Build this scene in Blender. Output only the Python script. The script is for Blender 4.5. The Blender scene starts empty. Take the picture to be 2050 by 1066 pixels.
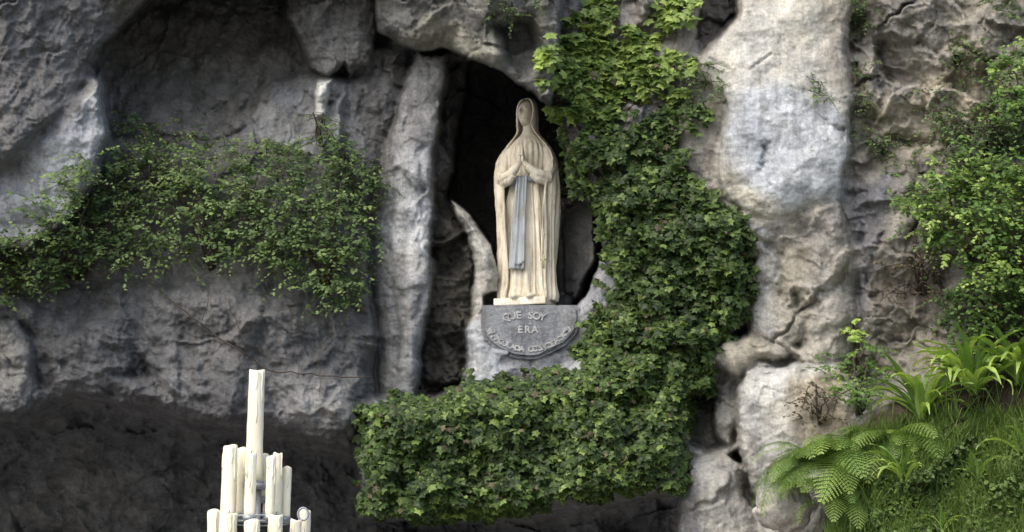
import bpy, bmesh, math, random
import numpy as np
from mathutils import Vector, Matrix, Quaternion

random.seed(7)
RNG = np.random.default_rng(7)
S = bpy.context.scene
COL = S.collection

# ------------------------------------------------------------------ camera, sky, sun, exposure
PITCH = math.radians(12.0)
CAM = np.array([0.0, -18.0, 1.7])
F = 3970.0                                   # focal length in photo pixels (photo 2050 wide)
cd = bpy.data.cameras.new('camera'); cam = bpy.data.objects.new('camera', cd); COL.objects.link(cam)
cam.location = CAM; cam.rotation_euler = (math.pi / 2 + PITCH, 0, 0)
cd.sensor_fit = 'HORIZONTAL'; cd.sensor_width = 36.0; cd.lens = 36.0 * F / 2050.0
cd.clip_start = 0.1; cd.clip_end = 2000.0
S.camera = cam

SUN_EL, SUN_AZ = math.radians(48), math.atan2(-0.62, -0.78)      # sun stands behind the camera, to its left
sdir = Vector((math.sin(SUN_AZ) * math.cos(SUN_EL), math.cos(SUN_AZ) * math.cos(SUN_EL), math.sin(SUN_EL)))
w = bpy.data.worlds.new('World'); S.world = w; w.use_nodes = True
nt = w.node_tree; nt.nodes.clear()
sky = nt.nodes.new('ShaderNodeTexSky'); sky.sky_type = 'NISHITA'; sky.sun_disc = False
sky.sun_elevation = SUN_EL; sky.sun_rotation = SUN_AZ; sky.dust_density = 4.0; sky.ozone_density = 1.0; sky.air_density = 1.0
bg = nt.nodes.new('ShaderNodeBackground'); bg.inputs['Strength'].default_value = 0.15
wo = nt.nodes.new('ShaderNodeOutputWorld')
nt.links.new(sky.outputs[0], bg.inputs['Color']); nt.links.new(bg.outputs[0], wo.inputs['Surface'])
sd_ = bpy.data.lights.new('sun', 'SUN'); sun = bpy.data.objects.new('sun', sd_); COL.objects.link(sun)
sd_.energy = 0.8; sd_.angle = math.radians(55); sd_.color = (1.0, 0.965, 0.91)
sun.location = (-10, -20, 25); sun.rotation_euler = (-sdir).to_track_quat('-Z', 'Y').to_euler()
S.view_settings.view_transform = 'Standard'; S.view_settings.look = 'None'
S.view_settings.exposure = 0.85; S.view_settings.gamma = 1.0; S.view_settings.use_curve_mapping = False
S.render.engine = 'CYCLES'
S.cycles.use_denoising = True
S.cycles.max_bounces = 6; S.cycles.diffuse_bounces = 4; S.cycles.transmission_bounces = 4; S.cycles.transparent_max_bounces = 4

# ------------------------------------------------------------------ pixel -> world, noise, outlines
SP, CP = math.sin(PITCH), math.cos(PITCH)
def at(u, v, y):
    """point on the ray through photo pixel (u, v) at world depth y"""
    u, v, y = np.broadcast_arrays(np.asarray(u, float), np.asarray(v, float), np.asarray(y, float))
    a = (u - 1025.0) / F; b = (533.0 - v) / F
    dx = a; dy = CP - b * SP; dz = SP + b * CP
    t = (y - CAM[1]) / dy
    return np.stack([dx * t, y, CAM[2] + dz * t], -1)
def scale_at(v, y):
    """metres per photo pixel at (v, y)"""
    b = (533.0 - v) / F
    return (y - CAM[1]) / (CP - b * SP) / F

def sstep(a, b, x):
    t = np.clip((x - a) / (b - a), 0, 1)
    return t * t * (3 - 2 * t)
def _tab(seed):
    r = np.random.default_rng(seed)
    p = r.permutation(256); g = r.uniform(0, 2 * np.pi, 256)
    return p, np.cos(g), np.sin(g)
_T = {}
def perlin(x, y, seed=0):
    if seed not in _T: _T[seed] = _tab(seed)
    p, gx, gy = _T[seed]
    xi = np.floor(x).astype(int); yi = np.floor(y).astype(int)
    xf = x - xi; yf = y - yi
    def g(ix, iy, fx, fy):
        h = p[(p[ix & 255] + iy) & 255]
        return gx[h] * fx + gy[h] * fy
    fu = xf * xf * xf * (xf * (xf * 6 - 15) + 10); fv = yf * yf * yf * (yf * (yf * 6 - 15) + 10)
    a = g(xi, yi, xf, yf); b = g(xi + 1, yi, xf - 1, yf); c = g(xi, yi + 1, xf, yf - 1); d = g(xi + 1, yi + 1, xf - 1, yf - 1)
    return (a + (b - a) * fu + ((c + (d - c) * fu) - (a + (b - a) * fu)) * fv) * 1.5
def fbm(x, y, oct=5, seed=0, gain=0.5, ridged=False):
    s = 0; amp = 1.0; tot = 0; f = 1.0
    for k in range(oct):
        n = perlin(x * f + 17.3 * k, y * f - 9.1 * k, seed + k)
        if ridged: n = 1 - 2 * np.abs(n)
        s = s + n * amp; tot += amp; amp *= gain; f *= 2.03
    return s / tot
def worley(x, y, seed=0):
    """F1, F2 and a random value per cell"""
    r = np.random.default_rng(seed); jx = r.random((256, 256)); jy = r.random((256, 256)); val = r.random((256, 256))
    xi = np.floor(x).astype(int); yi = np.floor(y).astype(int)
    f1 = np.full(x.shape, 9.0); f2 = np.full(x.shape, 9.0); c = np.zeros(x.shape)
    for dx in (-1, 0, 1):
        for dy in (-1, 0, 1):
            a = (xi + dx) & 255; b = (yi + dy) & 255
            d = np.hypot(xi + dx + jx[a, b] - x, yi + dy + jy[a, b] - y)
            near = d < f1
            f2 = np.where(near, f1, np.minimum(f2, d)); c = np.where(near, val[a, b], c); f1 = np.where(near, d, f1)
    return f1, f2, c
def poly_sd(u, v, poly):
    """signed distance to a closed outline, positive inside"""
    P = np.asarray(poly, float); Q = np.roll(P, -1, 0)
    d = np.full(u.shape, 1e9); inside = np.zeros(u.shape, bool)
    for (ax, ay), (bx, by) in zip(P, Q):
        ex, ey = bx - ax, by - ay
        t = np.clip(((u - ax) * ex + (v - ay) * ey) / (ex * ex + ey * ey + 1e-9), 0, 1)
        d = np.minimum(d, (u - ax - t * ex) ** 2 + (v - ay - t * ey) ** 2)
        if ay != by:
            cr = ((ay > v) != (by > v)) & (u < (bx - ax) * (v - ay) / (by - ay) + ax)
            inside ^= cr
    d = np.sqrt(d)
    return np.where(inside, d, -d)
def line_d(u, v, pts):
    d = np.full(u.shape, 1e9)
    for (ax, ay), (bx, by) in zip(pts[:-1], pts[1:]):
        ex, ey = bx - ax, by - ay
        t = np.clip(((u - ax) * ex + (v - ay) * ey) / (ex * ex + ey * ey + 1e-9), 0, 1)
        d = np.minimum(d, (u - ax - t * ex) ** 2 + (v - ay - t * ey) ** 2)
    return np.sqrt(d)

# ------------------------------------------------------------------ object helpers
def mesh_obj(name, verts, faces, mat=None, parent=None, smooth=True, origin=None):
    m = bpy.data.meshes.new(name)
    vs = np.asarray(verts, float)
    if origin is not None: vs = vs - np.asarray(origin)
    m.from_pydata(vs.tolist(), [], faces); m.update()
    if smooth:
        m.polygons.foreach_set('use_smooth', [True] * len(m.polygons))
    o = bpy.data.objects.new(name, m); COL.objects.link(o)
    if mat: m.materials.append(mat)
    if parent: o.parent = parent
    return o
def fast_mesh(name, verts, faces, mat, attrs=None, smooth=False):
    """verts (n,3), faces (m,k) arrays"""
    m = bpy.data.meshes.new(name)
    faces = np.asarray(faces, np.int32); nf, k = faces.shape
    m.vertices.add(len(verts)); m.vertices.foreach_set('co', np.asarray(verts, np.float32).ravel())
    m.loops.add(nf * k); m.loops.foreach_set('vertex_index', faces.ravel())
    m.polygons.add(nf); m.polygons.foreach_set('loop_start', np.arange(0, nf * k, k, dtype=np.int32))
    m.polygons.foreach_set('use_smooth', np.full(nf, smooth))
    for an, av in (attrs or {}).items():
        av = np.asarray(av, np.float32)
        if av.ndim == 1:
            m.attributes.new(an, 'FLOAT', 'POINT').data.foreach_set('value', av)
        else:
            m.attributes.new(an, 'FLOAT_COLOR', 'POINT').data.foreach_set('color', av.ravel())
    m.update(calc_edges=True); m.validate()
    m.materials.append(mat)
    return m
def link(name, m, parent=None, loc=(0, 0, 0)):
    o = bpy.data.objects.new(name, m); COL.objects.link(o); o.location = loc
    if parent: o.parent = parent
    return o
def tag(o, label=None, cat=None, group=None, kind=None):
    if label: o['label'] = label
    if cat: o['category'] = cat
    if group: o['group'] = group
    if kind: o['kind'] = kind
    return o
def thing(name, label, cat, loc, group=None):
    o = bpy.data.objects.new(name, None); COL.objects.link(o); o.location = loc
    o.empty_display_size = 0.1
    return tag(o, label, cat, group)
def tube(pts, rad, n=6, cap=True):
    """verts, faces of a tube through pts with radii rad"""
    pts = [Vector(p) for p in pts]; vs = []; fs = []
    if not hasattr(rad, '__len__'): rad = [rad] * len(pts)
    prev = None
    for i, p in enumerate(pts):
        t = (pts[min(i + 1, len(pts) - 1)] - pts[max(i - 1, 0)]).normalized()
        if prev is None:
            a = t.cross(Vector((0, 0, 1)))
            if a.length < 1e-3: a = t.cross(Vector((1, 0, 0)))
        else:
            a = prev - t * prev.dot(t)
        a.normalize(); prev = a; b = t.cross(a)
        for k in range(n):
            th = 2 * math.pi * k / n
            vs.append(p + (a * math.cos(th) + b * math.sin(th)) * rad[i])
    for i in range(len(pts) - 1):
        for k in range(n):
            fs.append((i * n + k, i * n + (k + 1) % n, (i + 1) * n + (k + 1) % n, (i + 1) * n + k))
    if cap:
        fs.append(tuple(range(n - 1, -1, -1))); fs.append(tuple(range((len(pts) - 1) * n, len(pts) * n)))
    return [tuple(v) for v in vs], fs
class MB:
    def __init__(s): s.v = []; s.f = []
    def add(s, vf):
        v, f = vf; o = len(s.v); s.v += [tuple(x) for x in v]; s.f += [tuple(i + o for i in q) for q in f]; return s
    def build(s, name, mat, parent=None, smooth=True): return mesh_obj(name, s.v, s.f, mat, parent, smooth)
def lathe(prof, n=24, cx=0, cy=0, jit=None):
    """prof: (r, z) list, closed at both ends with caps"""
    vs = []; fs = []
    for i, (r, z) in enumerate(prof):
        for k in range(n):
            th = 2 * math.pi * k / n
            q = 1 + (jit(th, z) if jit else 0)
            vs.append((cx + r * q * math.cos(th), cy + r * q * math.sin(th), z))
    for i in range(len(prof) - 1):
        for k in range(n):
            fs.append((i * n + k, i * n + (k + 1) % n, (i + 1) * n + (k + 1) % n, (i + 1) * n + k))
    fs.append(tuple(range(n - 1, -1, -1))); fs.append(tuple(range((len(prof) - 1) * n, len(prof) * n)))
    return vs, fs

# ------------------------------------------------------------------ materials
def new_mat(name):
    m = bpy.data.materials.new(name); m.use_nodes = True
    t = m.node_tree; t.nodes.clear()
    out = t.nodes.new('ShaderNodeOutputMaterial'); b = t.nodes.new('ShaderNodeBsdfPrincipled')
    t.links.new(b.outputs[0], out.inputs['Surface'])
    return m, t, b, out
def node(t, kind, **kw):
    n = t.nodes.new(kind)
    for k, v in kw.items():
        if k in n.inputs: n.inputs[k].default_value = v
        else: setattr(n, k, v)
    return n
def noise_n(t, vec, scale, detail=6, rough=0.6):
    n = node(t, 'ShaderNodeTexNoise'); n.inputs['Scale'].default_value = scale; n.inputs['Detail'].default_value = detail
    n.inputs['Roughness'].default_value = rough
    if vec is not None: t.links.new(vec, n.inputs['Vector'])
    return n.outputs['Fac']
def ramp(t, fac, stops):
    r = node(t, 'ShaderNodeValToRGB'); e = r.color_ramp.elements
    while len(e) > 1: e.remove(e[-1])
    e[0].position, e[0].color = stops[0][0], (*stops[0][1], 1) if len(stops[0][1]) == 3 else stops[0][1]
    for p, c in stops[1:]:
        q = e.new(p); q.color = (*c, 1)
    t.links.new(fac, r.inputs[0]); return r.outputs[0]
def mix(t, a, b, fac, mode='MIX'):
    m = node(t, 'ShaderNodeMix'); m.data_type = 'RGBA'; m.blend_type = mode
    for sock, x in ((m.inputs[6], a), (m.inputs[7], b), (m.inputs[0], fac)):
        if isinstance(x, (int, float)): sock.default_value = x
        elif isinstance(x, tuple): sock.default_value = (*x, 1)
        else: t.links.new(x, sock)
    return m.outputs[2]
def mapped(t, scale):
    tc = node(t, 'ShaderNodeNewGeometry'); mp = node(t, 'ShaderNodeMapping'); mp.inputs['Scale'].default_value = scale
    t.links.new(tc.outputs['Position'], mp.inputs['Vector']); return mp.outputs[0]
def bump(t, b, h, strength, dist, prev=None):
    n = node(t, 'ShaderNodeBump'); n.inputs['Strength'].default_value = strength; n.inputs['Distance'].default_value = dist
    t.links.new(h, n.inputs['Height'])
    if prev is not None: t.links.new(prev, n.inputs['Normal'])
    t.links.new(n.outputs[0], b.inputs['Normal']); return n.outputs[0]
def W(x): return (x, x, x)

def rock_material(name, attr=True, col=(0.3, 0.29, 0.27)):
    m, t, b, out = new_mat(name)
    p = mapped(t, (1, 1, 1)); streak = mapped(t, (4.2, 2.5, 0.55)); strat = mapped(t, (1.2, 1.2, 5.0))
    if attr:
        a = node(t, 'ShaderNodeAttribute'); a.attribute_name = 'stone'; base = a.outputs['Color']; loose = a.outputs['Alpha']
    else:
        r = node(t, 'ShaderNodeRGB'); r.outputs[0].default_value = (*col, 1); base = r.outputs[0]; loose = None
    big = noise_n(t, p, 1.3, 8, 0.62); mid = noise_n(t, p, 6.5, 8, 0.68); fine = noise_n(t, p, 38, 5, 0.7)
    st = noise_n(t, streak, 1.6, 7, 0.65)
    c = mix(t, base, ramp(t, mid, [(0.28, W(0.55)), (0.46, W(0.9)), (0.56, W(1.05)), (0.72, W(1.32))]), 1.0, 'MULTIPLY')
    c = mix(t, c, ramp(t, st, [(0.3, (0.55, 0.55, 0.56)), (0.5, W(1.0)), (0.7, (1.25, 1.27, 1.3))]), 0.85, 'MULTIPLY')
    c = mix(t, c, ramp(t, big, [(0.32, (0.72, 0.73, 0.77)), (0.5, W(1)), (0.68, (1.16, 1.13, 1.05))]), 0.9, 'MULTIPLY')
    c = mix(t, c, ramp(t, fine, [(0.3, W(0.62)), (0.5, W(1)), (0.7, W(1.3))]), 0.75, 'MULTIPLY')
    # black lichen specks and pale crusts
    vo = node(t, 'ShaderNodeTexVoronoi'); vo.inputs['Scale'].default_value = 13; t.links.new(p, vo.inputs['Vector'])
    lic = ramp(t, noise_n(t, p, 9, 9, 0.72), [(0.60, W(0)), (0.66, W(1))])
    c = mix(t, c, (0.05, 0.047, 0.04), mix(t, W(0), lic, 0.55))
    crust = ramp(t, noise_n(t, p, 4.2, 9, 0.75), [(0.61, W(0)), (0.70, W(1))])
    c2 = mix(t, c, W(1.7), 1.0, 'MULTIPLY')
    c = mix(t, c, c2, mix(t, W(0), crust, 0.6))
    t.links.new(c, b.inputs['Base Color'])
    b.inputs['Roughness'].default_value = 0.88; b.inputs['Specular IOR Level'].default_value = 0.25
    n1 = bump(t, b, noise_n(t, p, 11, 9, 0.68), 0.55, 0.045)
    if loose is not None:
        mm = node(t, 'ShaderNodeMath'); mm.operation = 'MULTIPLY'; mm.inputs[1].default_value = 0.6
        t.links.new(loose, mm.inputs[0]); t.links.new(mm.outputs[0], n1.node.inputs['Strength'])
    n2 = bump(t, b, noise_n(t, p, 48, 6, 0.72), 0.7, 0.014, n1)
    ra = node(t, 'ShaderNodeTexNoise'); ra.inputs['Scale'].default_value = 3.2; ra.inputs['Detail'].default_value = 7
    ra.noise_type = 'RIDGED_MULTIFRACTAL'; t.links.new(strat, ra.inputs['Vector'])
    bump(t, b, ra.outputs['Fac'], 0.35, 0.03, n2)
    return m
M_ROCK = rock_material('limestone')

def leaf_material(name, dark, mid, young, rough=0.45, trans=0.35):
    m, t, b, out = new_mat(name)
    a = node(t, 'ShaderNodeAttribute'); a.attribute_name = 'age'
    g = node(t, 'ShaderNodeNewGeometry')
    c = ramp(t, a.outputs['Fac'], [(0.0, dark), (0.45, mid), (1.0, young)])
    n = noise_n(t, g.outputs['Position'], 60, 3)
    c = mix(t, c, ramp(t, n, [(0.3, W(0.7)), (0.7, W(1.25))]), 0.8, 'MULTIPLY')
    t.links.new(c, b.inputs['Base Color']); b.inputs['Roughness'].default_value = rough
    b.inputs['Specular IOR Level'].default_value = 0.35
    tr = node(t, 'ShaderNodeBsdfTranslucent'); t.links.new(mix(t, c, (1.25, 1.3, 0.6), 1.0, 'MULTIPLY'), tr.inputs['Color'])
    ms = node(t, 'ShaderNodeMixShader'); ms.inputs[0].default_value = trans
    t.links.new(b.outputs[0], ms.inputs[1]); t.links.new(tr.outputs[0], ms.inputs[2]); t.links.new(ms.outputs[0], out.inputs['Surface'])
    return m
M_IVY = leaf_material('ivy_leaf', (0.042, 0.068, 0.026), (0.105, 0.175, 0.045), (0.44, 0.57, 0.16))
M_SHRUB = leaf_material('shrub_leaf', (0.055, 0.09, 0.038), (0.12, 0.19, 0.065), (0.26, 0.365, 0.13))
M_FERN = leaf_material('fern_leaf', (0.045, 0.09, 0.028), (0.14, 0.25, 0.055), (0.42, 0.56, 0.15))
M_GRASS = leaf_material('grass_blade', (0.07, 0.10, 0.035), (0.16, 0.26, 0.065), (0.33, 0.42, 0.14))
M_DEAD = leaf_material('dry_leaf', (0.045, 0.04, 0.022), (0.09, 0.078, 0.045), (0.17, 0.145, 0.09), 0.7, 0.15)
def plain(name, col, rough=0.7, var=0.25, scale=9.0, spec=0.3, metal=0.0, bump_s=0.3, dist=0.004):
    m, t, b, out = new_mat(name)
    p = mapped(t, (1, 1, 1))
    n = noise_n(t, p, scale, 8, 0.65)
    r = node(t, 'ShaderNodeRGB'); r.outputs[0].default_value = (*col, 1)
    c = mix(t, r.outputs[0], ramp(t, n, [(0.3, W(1 - var)), (0.5, W(1)), (0.7, W(1 + var * 0.6))]), 1.0, 'MULTIPLY')
    t.links.new(c, b.inputs['Base Color']); b.inputs['Roughness'].default_value = rough
    b.inputs['Specular IOR Level'].default_value = spec; b.inputs['Metallic'].default_value = metal
    if bump_s: bump(t, b, noise_n(t, p, scale * 5, 5, 0.7), bump_s, dist)
    return m
M_STEM = plain('bark', (0.06, 0.048, 0.036), 0.85, 0.4, 30)
M_GROUND = plain('paving', (0.22, 0.21, 0.2), 0.85, 0.3, 0.8)

# ------------------------------------------------------------------ the cliff: depth over the photo's plane, layer by layer
def axis(lo, hi, step, far_lo, far_hi):
    a = list(np.arange(lo, hi + step, step)); d = step
    x = a[-1]
    while x < far_hi: d *= 1.045; d = min(d, 45); x += d; a.append(x)
    x = a[0]; d = step; pre = []
    while x > far_lo: d *= 1.045; d = min(d, 45); x -= d; pre.append(x)
    return np.array(pre[::-1] + a)
GU = axis(-40, 2090, 2.5, -1600, 3700); GV = axis(-30, 1100, 2.5, -520, 1830)
U, V = np.meshgrid(GU, GV)
WU = U + 9 * fbm(U / 70, V / 70, 4, 3) + 3 * fbm(U / 14, V / 14, 3, 4)          # wobbled coordinates: uneven rock edges
WV = V + 9 * fbm(U / 70 + 40, V / 70, 4, 5) + 3 * fbm(U / 14, V / 14 + 9, 3, 6)
D = 0.45 + 0.25 * fbm(U / 420, V / 420, 3, 11)
ROUGH = np.ones_like(D)

def layer(poly, depth, soft=5, rnd=0.3, R=50, rough=None, wob=1.0, wall=None):
    """a rock body inside an outline: its edge turns back by rnd over R pixels"""
    global D, ROUGH
    uu = U + (WU - U) * wob; vv = V + (WV - V) * wob
    s = poly_sd(uu, vv, poly)
    m = sstep(-soft, soft, s)
    dep = depth(U, V) if callable(depth) else depth
    q = np.clip(1 - s / R, 0, 1)
    lay = dep + rnd * (1 - np.sqrt(np.clip(1 - q * q, 0, 1)))
    D = D + (lay - D) * m
    if rough is not None: ROUGH = ROUGH + (rough - ROUGH) * m
def crack(pts, depth, width):
    global D
    d = line_d(U + 2.2 * (WU - U), V + 2.2 * (WV - V), pts)
    n = np.clip(fbm(U / 80, V / 80, 3, 71) * 1.6 + 0.55, 0.08, 1.3)
    D = D + depth * np.exp(-(d / (width * (0.5 + n))) ** 2) * n * 0.8 * np.where(U < 760, 0.4, np.where(U > 1690, 0.38, 1.0))

# far left and upper recess
layer([(-1700, -600), (780, -600), (780, 330), (-1700, 330)], lambda u, v: 1.25 - np.clip(v, -60, 330) / 330 * 0.95, 12, 0.1, 30)
layer([(150, -600), (800, -600), (790, -22), (560, -30), (420, -14), (300, -20), (200, -30)], -0.55, 8, 0.5, 90)              # unseen overhang added above the view to darken the recess top
# rock shelf that carries the shrub
layer([(-1700, 300), (100, 290), (250, 262), (420, 285), (540, 240), (640, 235), (720, 280), (760, 330), (755, 700), (-1700, 720)],
      lambda u, v: 0.22 - np.clip(v - 260, 0, 350) / 350 * 0.28, 10, 0.35, 60)
# ledge stones right of the recess
layer([(500, 235), (535, 170), (600, 150), (700, 150), (760, 160), (770, 300), (640, 330), (520, 300)], lambda u, v: 0.42 - (v - 150) / 180 * 0.3, 5, 0.25, 40)
layer([(695, 165), (740, 95), (835, 100), (830, 190), (790, 280), (770, 400), (745, 480), (700, 420), (680, 300)], lambda u, v: 0.38 + (u - 700) / 130 * 0.25, 8, 0.3, 50)
layer([(578, -60), (756, -60), (752, 60), (742, 128), (700, 156), (690, 128), (655, 154), (622, 140), (606, 100), (590, 60), (570, 30)], lambda u, v: 0.34 - (v / 150) * 0.1, 6, 0.16, 40, 1.5)      # blunt hanging pillar
layer([(632, 160), (662, 158), (656, 236), (630, 242)], 0.12, 6, 0.14, 16, 0.6)
# great overhanging mass, upper left
layer([(-1700, -600), (330, -600), (318, -30), (262, 40), (212, 92), (186, 132), (196, 190), (214, 262), (205, 330), (160, 420), (60, 500), (-1700, 520)],
      lambda u, v: -0.72 - 0.25 * np.clip((200 - u) / 200, 0, 2), 6, 0.55, 110)
layer([(-1700, 250), (20, 330), (80, 260), (170, 190), (198, 150), (216, 265), (200, 340), (120, 460), (-1700, 560)], lambda u, v: -0.8 + (v - 200) / 300 * 0.35, 16, 0.1, 40, 0.7)
# lower rock band over the cave mouth
layer([(-1700, 560), (0, 600), (120, 575), (260, 560), (520, 590), (700, 610), (745, 640), (742, 860), (700, 905), (600, 880), (520, 862), (400, 858), (300, 822), (150, 800), (60, 842), (-1700, 850)],
      lambda u, v: -0.28 + 0.12 * np.sin(u / 90.0) - np.clip(700 - v, -200, 200) / 200 * -0.10, 34, 0.18, 60)
layer([(-1700, 600), (30, 640), (75, 700), (80, 800), (30, 850), (-1700, 850)], -0.5, 6, 0.3, 50)
layer([(80, 690), (240, 600), (290, 700), (315, 770), (240, 800), (120, 790)], -0.36, 22, 0.15, 60)
layer([(530, 740), (610, 735), (720, 760), (715, 850), (660, 890), (560, 850)], -0.40, 20, 0.18, 60)
# cave: ceiling runs back and up
layer([(-1700, 862), (60, 846), (150, 806), (300, 828), (400, 862), (520, 870), (610, 886), (700, 912), (740, 930), (1000, 1042), (1380, 1000), (1420, 1080), (1420, 2200), (-1700, 2200)],
      lambda u, v: 0.4 + np.clip(v - 800, 0, 260) / 260 * 1.9 + np.clip(v - 1060, 0, 700) / 700 * 1.5 - np.clip(u - 900, 0, 400) / 400 * 1.3, 22, 0.0, 30, 1.9)
# niche
layer([(830, 60), (960, 60), (1130, 170), (1150, 380), (1215, 400), (1215, 620), (990, 650), (930, 800), (850, 800), (780, 500), (800, 300)], 0.75, 8, 0, 30, 1.2)
layer([(880, 105), (960, 100), (1060, 160), (1110, 215), (1135, 330), (1140, 420), (1200, 408), (1204, 520), (1175, 612), (1150, 650), (990, 650), (985, 520), (925, 440), (897, 392), (912, 330), (905, 250), (935, 180)],
      2.5, 6, -0.1, 30, 0.8)
layer([(1118, 400), (1200, 405), (1200, 520), (1165, 600), (1120, 660)], lambda u, v: 1.0 - (u - 1120) / 80 * 0.4, 14, 0.0, 30, 0.5)
layer([(885, 100), (945, 100), (935, 190), (918, 260), (912, 320), (902, 350), (880, 330), (878, 220)], 1.0, 6, 0.25, 25)
layer([(862, 270), (900, 300), (912, 345), (890, 372), (905, 430), (935, 470), (952, 540), (948, 640), (935, 760), (840, 800), (850, 640), (862, 520)], 0.5, 6, 0.25, 40, 1.7)
# smooth column left of the niche
layer([(838, 105), (898, 112), (884, 200), (870, 300), (868, 420), (862, 520), (860, 615), (846, 680), (838, 720), (836, 800), (752, 800), (756, 700), (742, 600), (734, 500), (752, 380), (774, 280), (808, 190)],
      lambda u, v: 0.22 - np.clip(v - 110, 0, 500) / 500 * 0.2 + np.clip(812 - u + (v - 450) * .05, 0, 80) / 80 * 0.34, 6, 0.2, 36, 0.6)
# pale spur and the seat of the inscribed block
layer([(902, 392), (940, 428), (986, 492), (1003, 556), (1003, 618), (968, 640), (968, 770), (922, 770), (944, 650), (952, 540), (932, 470), (908, 432)], 0.3, 4, 0.28, 30, 0.6)
layer([(936, 640), (966, 625), (1150, 622), (1180, 580), (1206, 500), (1196, 400), (1225, 400), (1240, 560), (1225, 660), (1190, 742), (1080, 780), (930, 780)], 0.16, 4, 0.2, 24, 0.55)
layer([(972, 590), (1146, 590), (1146, 650), (972, 660)], 1.0, 4, 0, 10)                                                     # hollow the block sits in
# lip above the niche
layer([(745, -600), (1130, -600), (1130, 200), (1104, 214), (1086, 206), (1044, 172), (1002, 146), (960, 124), (884, 98), (838, 104), (792, 84), (752, 62)],
      lambda u, v: -0.22 - 0.75 * sstep(880, 1000, u) - np.clip(60 - v, 0, 100) / 100 * 0.1, 4, 0.35, 50, 1.2)
layer([(1000, 50), (1060, 40), (1085, 90), (1080, 140), (1045, 150), (1010, 120)], -0.5, 18, 0, 20)
# ivy wall right of the niche
layer([(1104, 205), (1120, 60), (1180, -600), (1410, -600), (1400, 110), (1440, 240), (1430, 400), (1500, 470), (1510, 640), (1430, 700), (1240, 700), (1210, 500), (1192, 412), (1140, 396), (1132, 320)],
      lambda u, v: -0.12 - np.clip(u - 1180, 0, 200) / 200 * 0.2, 6, 0.3, 40)
layer([(718, 800), (850, 800), (940, 770), (1060, 770), (1190, 700), (1420, 690), (1420, 830), (1370, 900), (1375, 985), (1150, 1020), (940, 1040), (720, 1040)],
      lambda u, v: -0.3 - np.clip(v - 780, 0, 200) / 200 * 0.15, 8, 0.35, 60)
layer([(1395, -600), (1520, -600), (1505, 5), (1420, 92), (1396, 80), (1402, 0)], 1.0, 5, 0, 20)                              # dark cleft at the top
# pale buttress and the wall right of it
layer([(1690, -600), (3800, -600), (3800, 900), (1700, 900), (1660, 500), (1680, 200)], lambda u, v: -0.30 - np.clip(u - 1700, 0, 900) / 350 * 0.55, 10, 0.3, 60, 1.05)
layer([(1350, 130), (1420, 90), (1500, 60), (1500, 470), (1470, 520), (1400, 460), (1360, 300)], -0.44, 16, 0.12, 40, 0.7)
layer([(1470, 430), (1560, 380), (1680, 370), (1715, 520), (1720, 640), (1700, 760), (1480, 760), (1495, 640), (1505, 520)], lambda u, v: -0.58 + 0.06 * np.sin((u - 1500) / 34) + 0.18 * sstep(430, 600, v), 12, 0.28, 50, 0.7)
layer([(1525, -600), (1740, -600), (1712, -60), (1698, 100), (1708, 200), (1702, 320), (1682, 396), (1640, 414), (1560, 440), (1498, 434), (1448, 392), (1430, 350), (1444, 280), (1450, 205), (1398, 130), (1412, 90), (1472, 40)],
      lambda u, v: -0.75 + ((u - 1570) / 150.0) ** 2 * 0.16 + np.clip(200 - v, 0, 260) / 260 * 0.12 + sstep(340, 440, v) * 0.12, 12, 0.10, 40, 0.42)
# lower right boulders
layer([(1370, 690), (1490, 690), (1500, 880), (1420, 950), (1350, 920)], -0.12, 8, 0, 20)
layer([(1372, 790), (1420, 770), (1478, 830), (1468, 880), (1420, 905), (1376, 890)], 0.5, 12, 0, 20)
layer([(1425, 760), (1470, 750), (1478, 830), (1462, 900), (1432, 880)], -0.1, 8, 0.2, 20)
layer([(1428, 700), (1450, 678), (1500, 668), (1560, 690), (1600, 722), (1530, 722), (1500, 742), (1480, 760), (1455, 748), (1425, 728), (1400, 690)], -0.46, 9, 0.2, 36, 0.5)
layer([(1376, 930), (1440, 905), (1490, 930), (1520, 1010), (1540, 1100), (1540, 2200), (1340, 2200), (1350, 1040)], -0.35, 8, 0.25, 50, 0.6)
layer([(1472, 780), (1500, 745), (1580, 728), (1680, 730), (1740, 800), (1740, 2200), (1530, 2200), (1520, 1020), (1478, 900)], lambda u, v: -0.58 - (u - 1500) / 250 * 0.2, 9, 0.22, 50, 0.55)
# earth bank, lower right
layer([(1690, 860), (1760, 800), (1850, 770), (1960, 700), (2060, 640), (3800, 600), (3800, 2200), (1640, 2200), (1640, 1066), (1660, 960)],
      lambda u, v: -0.85 - np.clip(v - 700, 0, 900) / 366 * 0.75 - np.clip(u - 1700, 0, 900) / 350 * 0.2, 20, 0.3, 60, 0.9)

# blocks, joints and erosion relief
def facets(x, y, seed, tilt):
    """broken faces: every cell of rock has its own tilt and a step at its border"""
    r = np.random.default_rng(seed + 900); jx = r.random((256, 256)); jy = r.random((256, 256)); sx = r.normal(0, 1, (256, 256)); sy = r.normal(0, 1, (256, 256))
    xi = np.floor(x).astype(int); yi = np.floor(y).astype(int); best = np.full(x.shape, 9.0); f2 = np.full(x.shape, 9.0); out = np.zeros(x.shape)
    for dx in (-1, 0, 1):
        for dy in (-1, 0, 1):
            a = (xi + dx) & 255; b = (yi + dy) & 255
            ex = x - (xi + dx + jx[a, b]); ey = y - (yi + dy + jy[a, b]); d = ex * ex + ey * ey * 1.3
            near = d < best
            f2 = np.where(near, best, np.minimum(f2, d))
            out = np.where(near, np.clip(sx[a, b], -1.6, 1.6) * ex + np.clip(sy[a, b], -1.6, 1.6) * ey, out); best = np.where(near, d, best)
    edge = np.sqrt(f2) - np.sqrt(best)
    return out * tilt * sstep(0.0, 0.12, edge), edge
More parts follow.
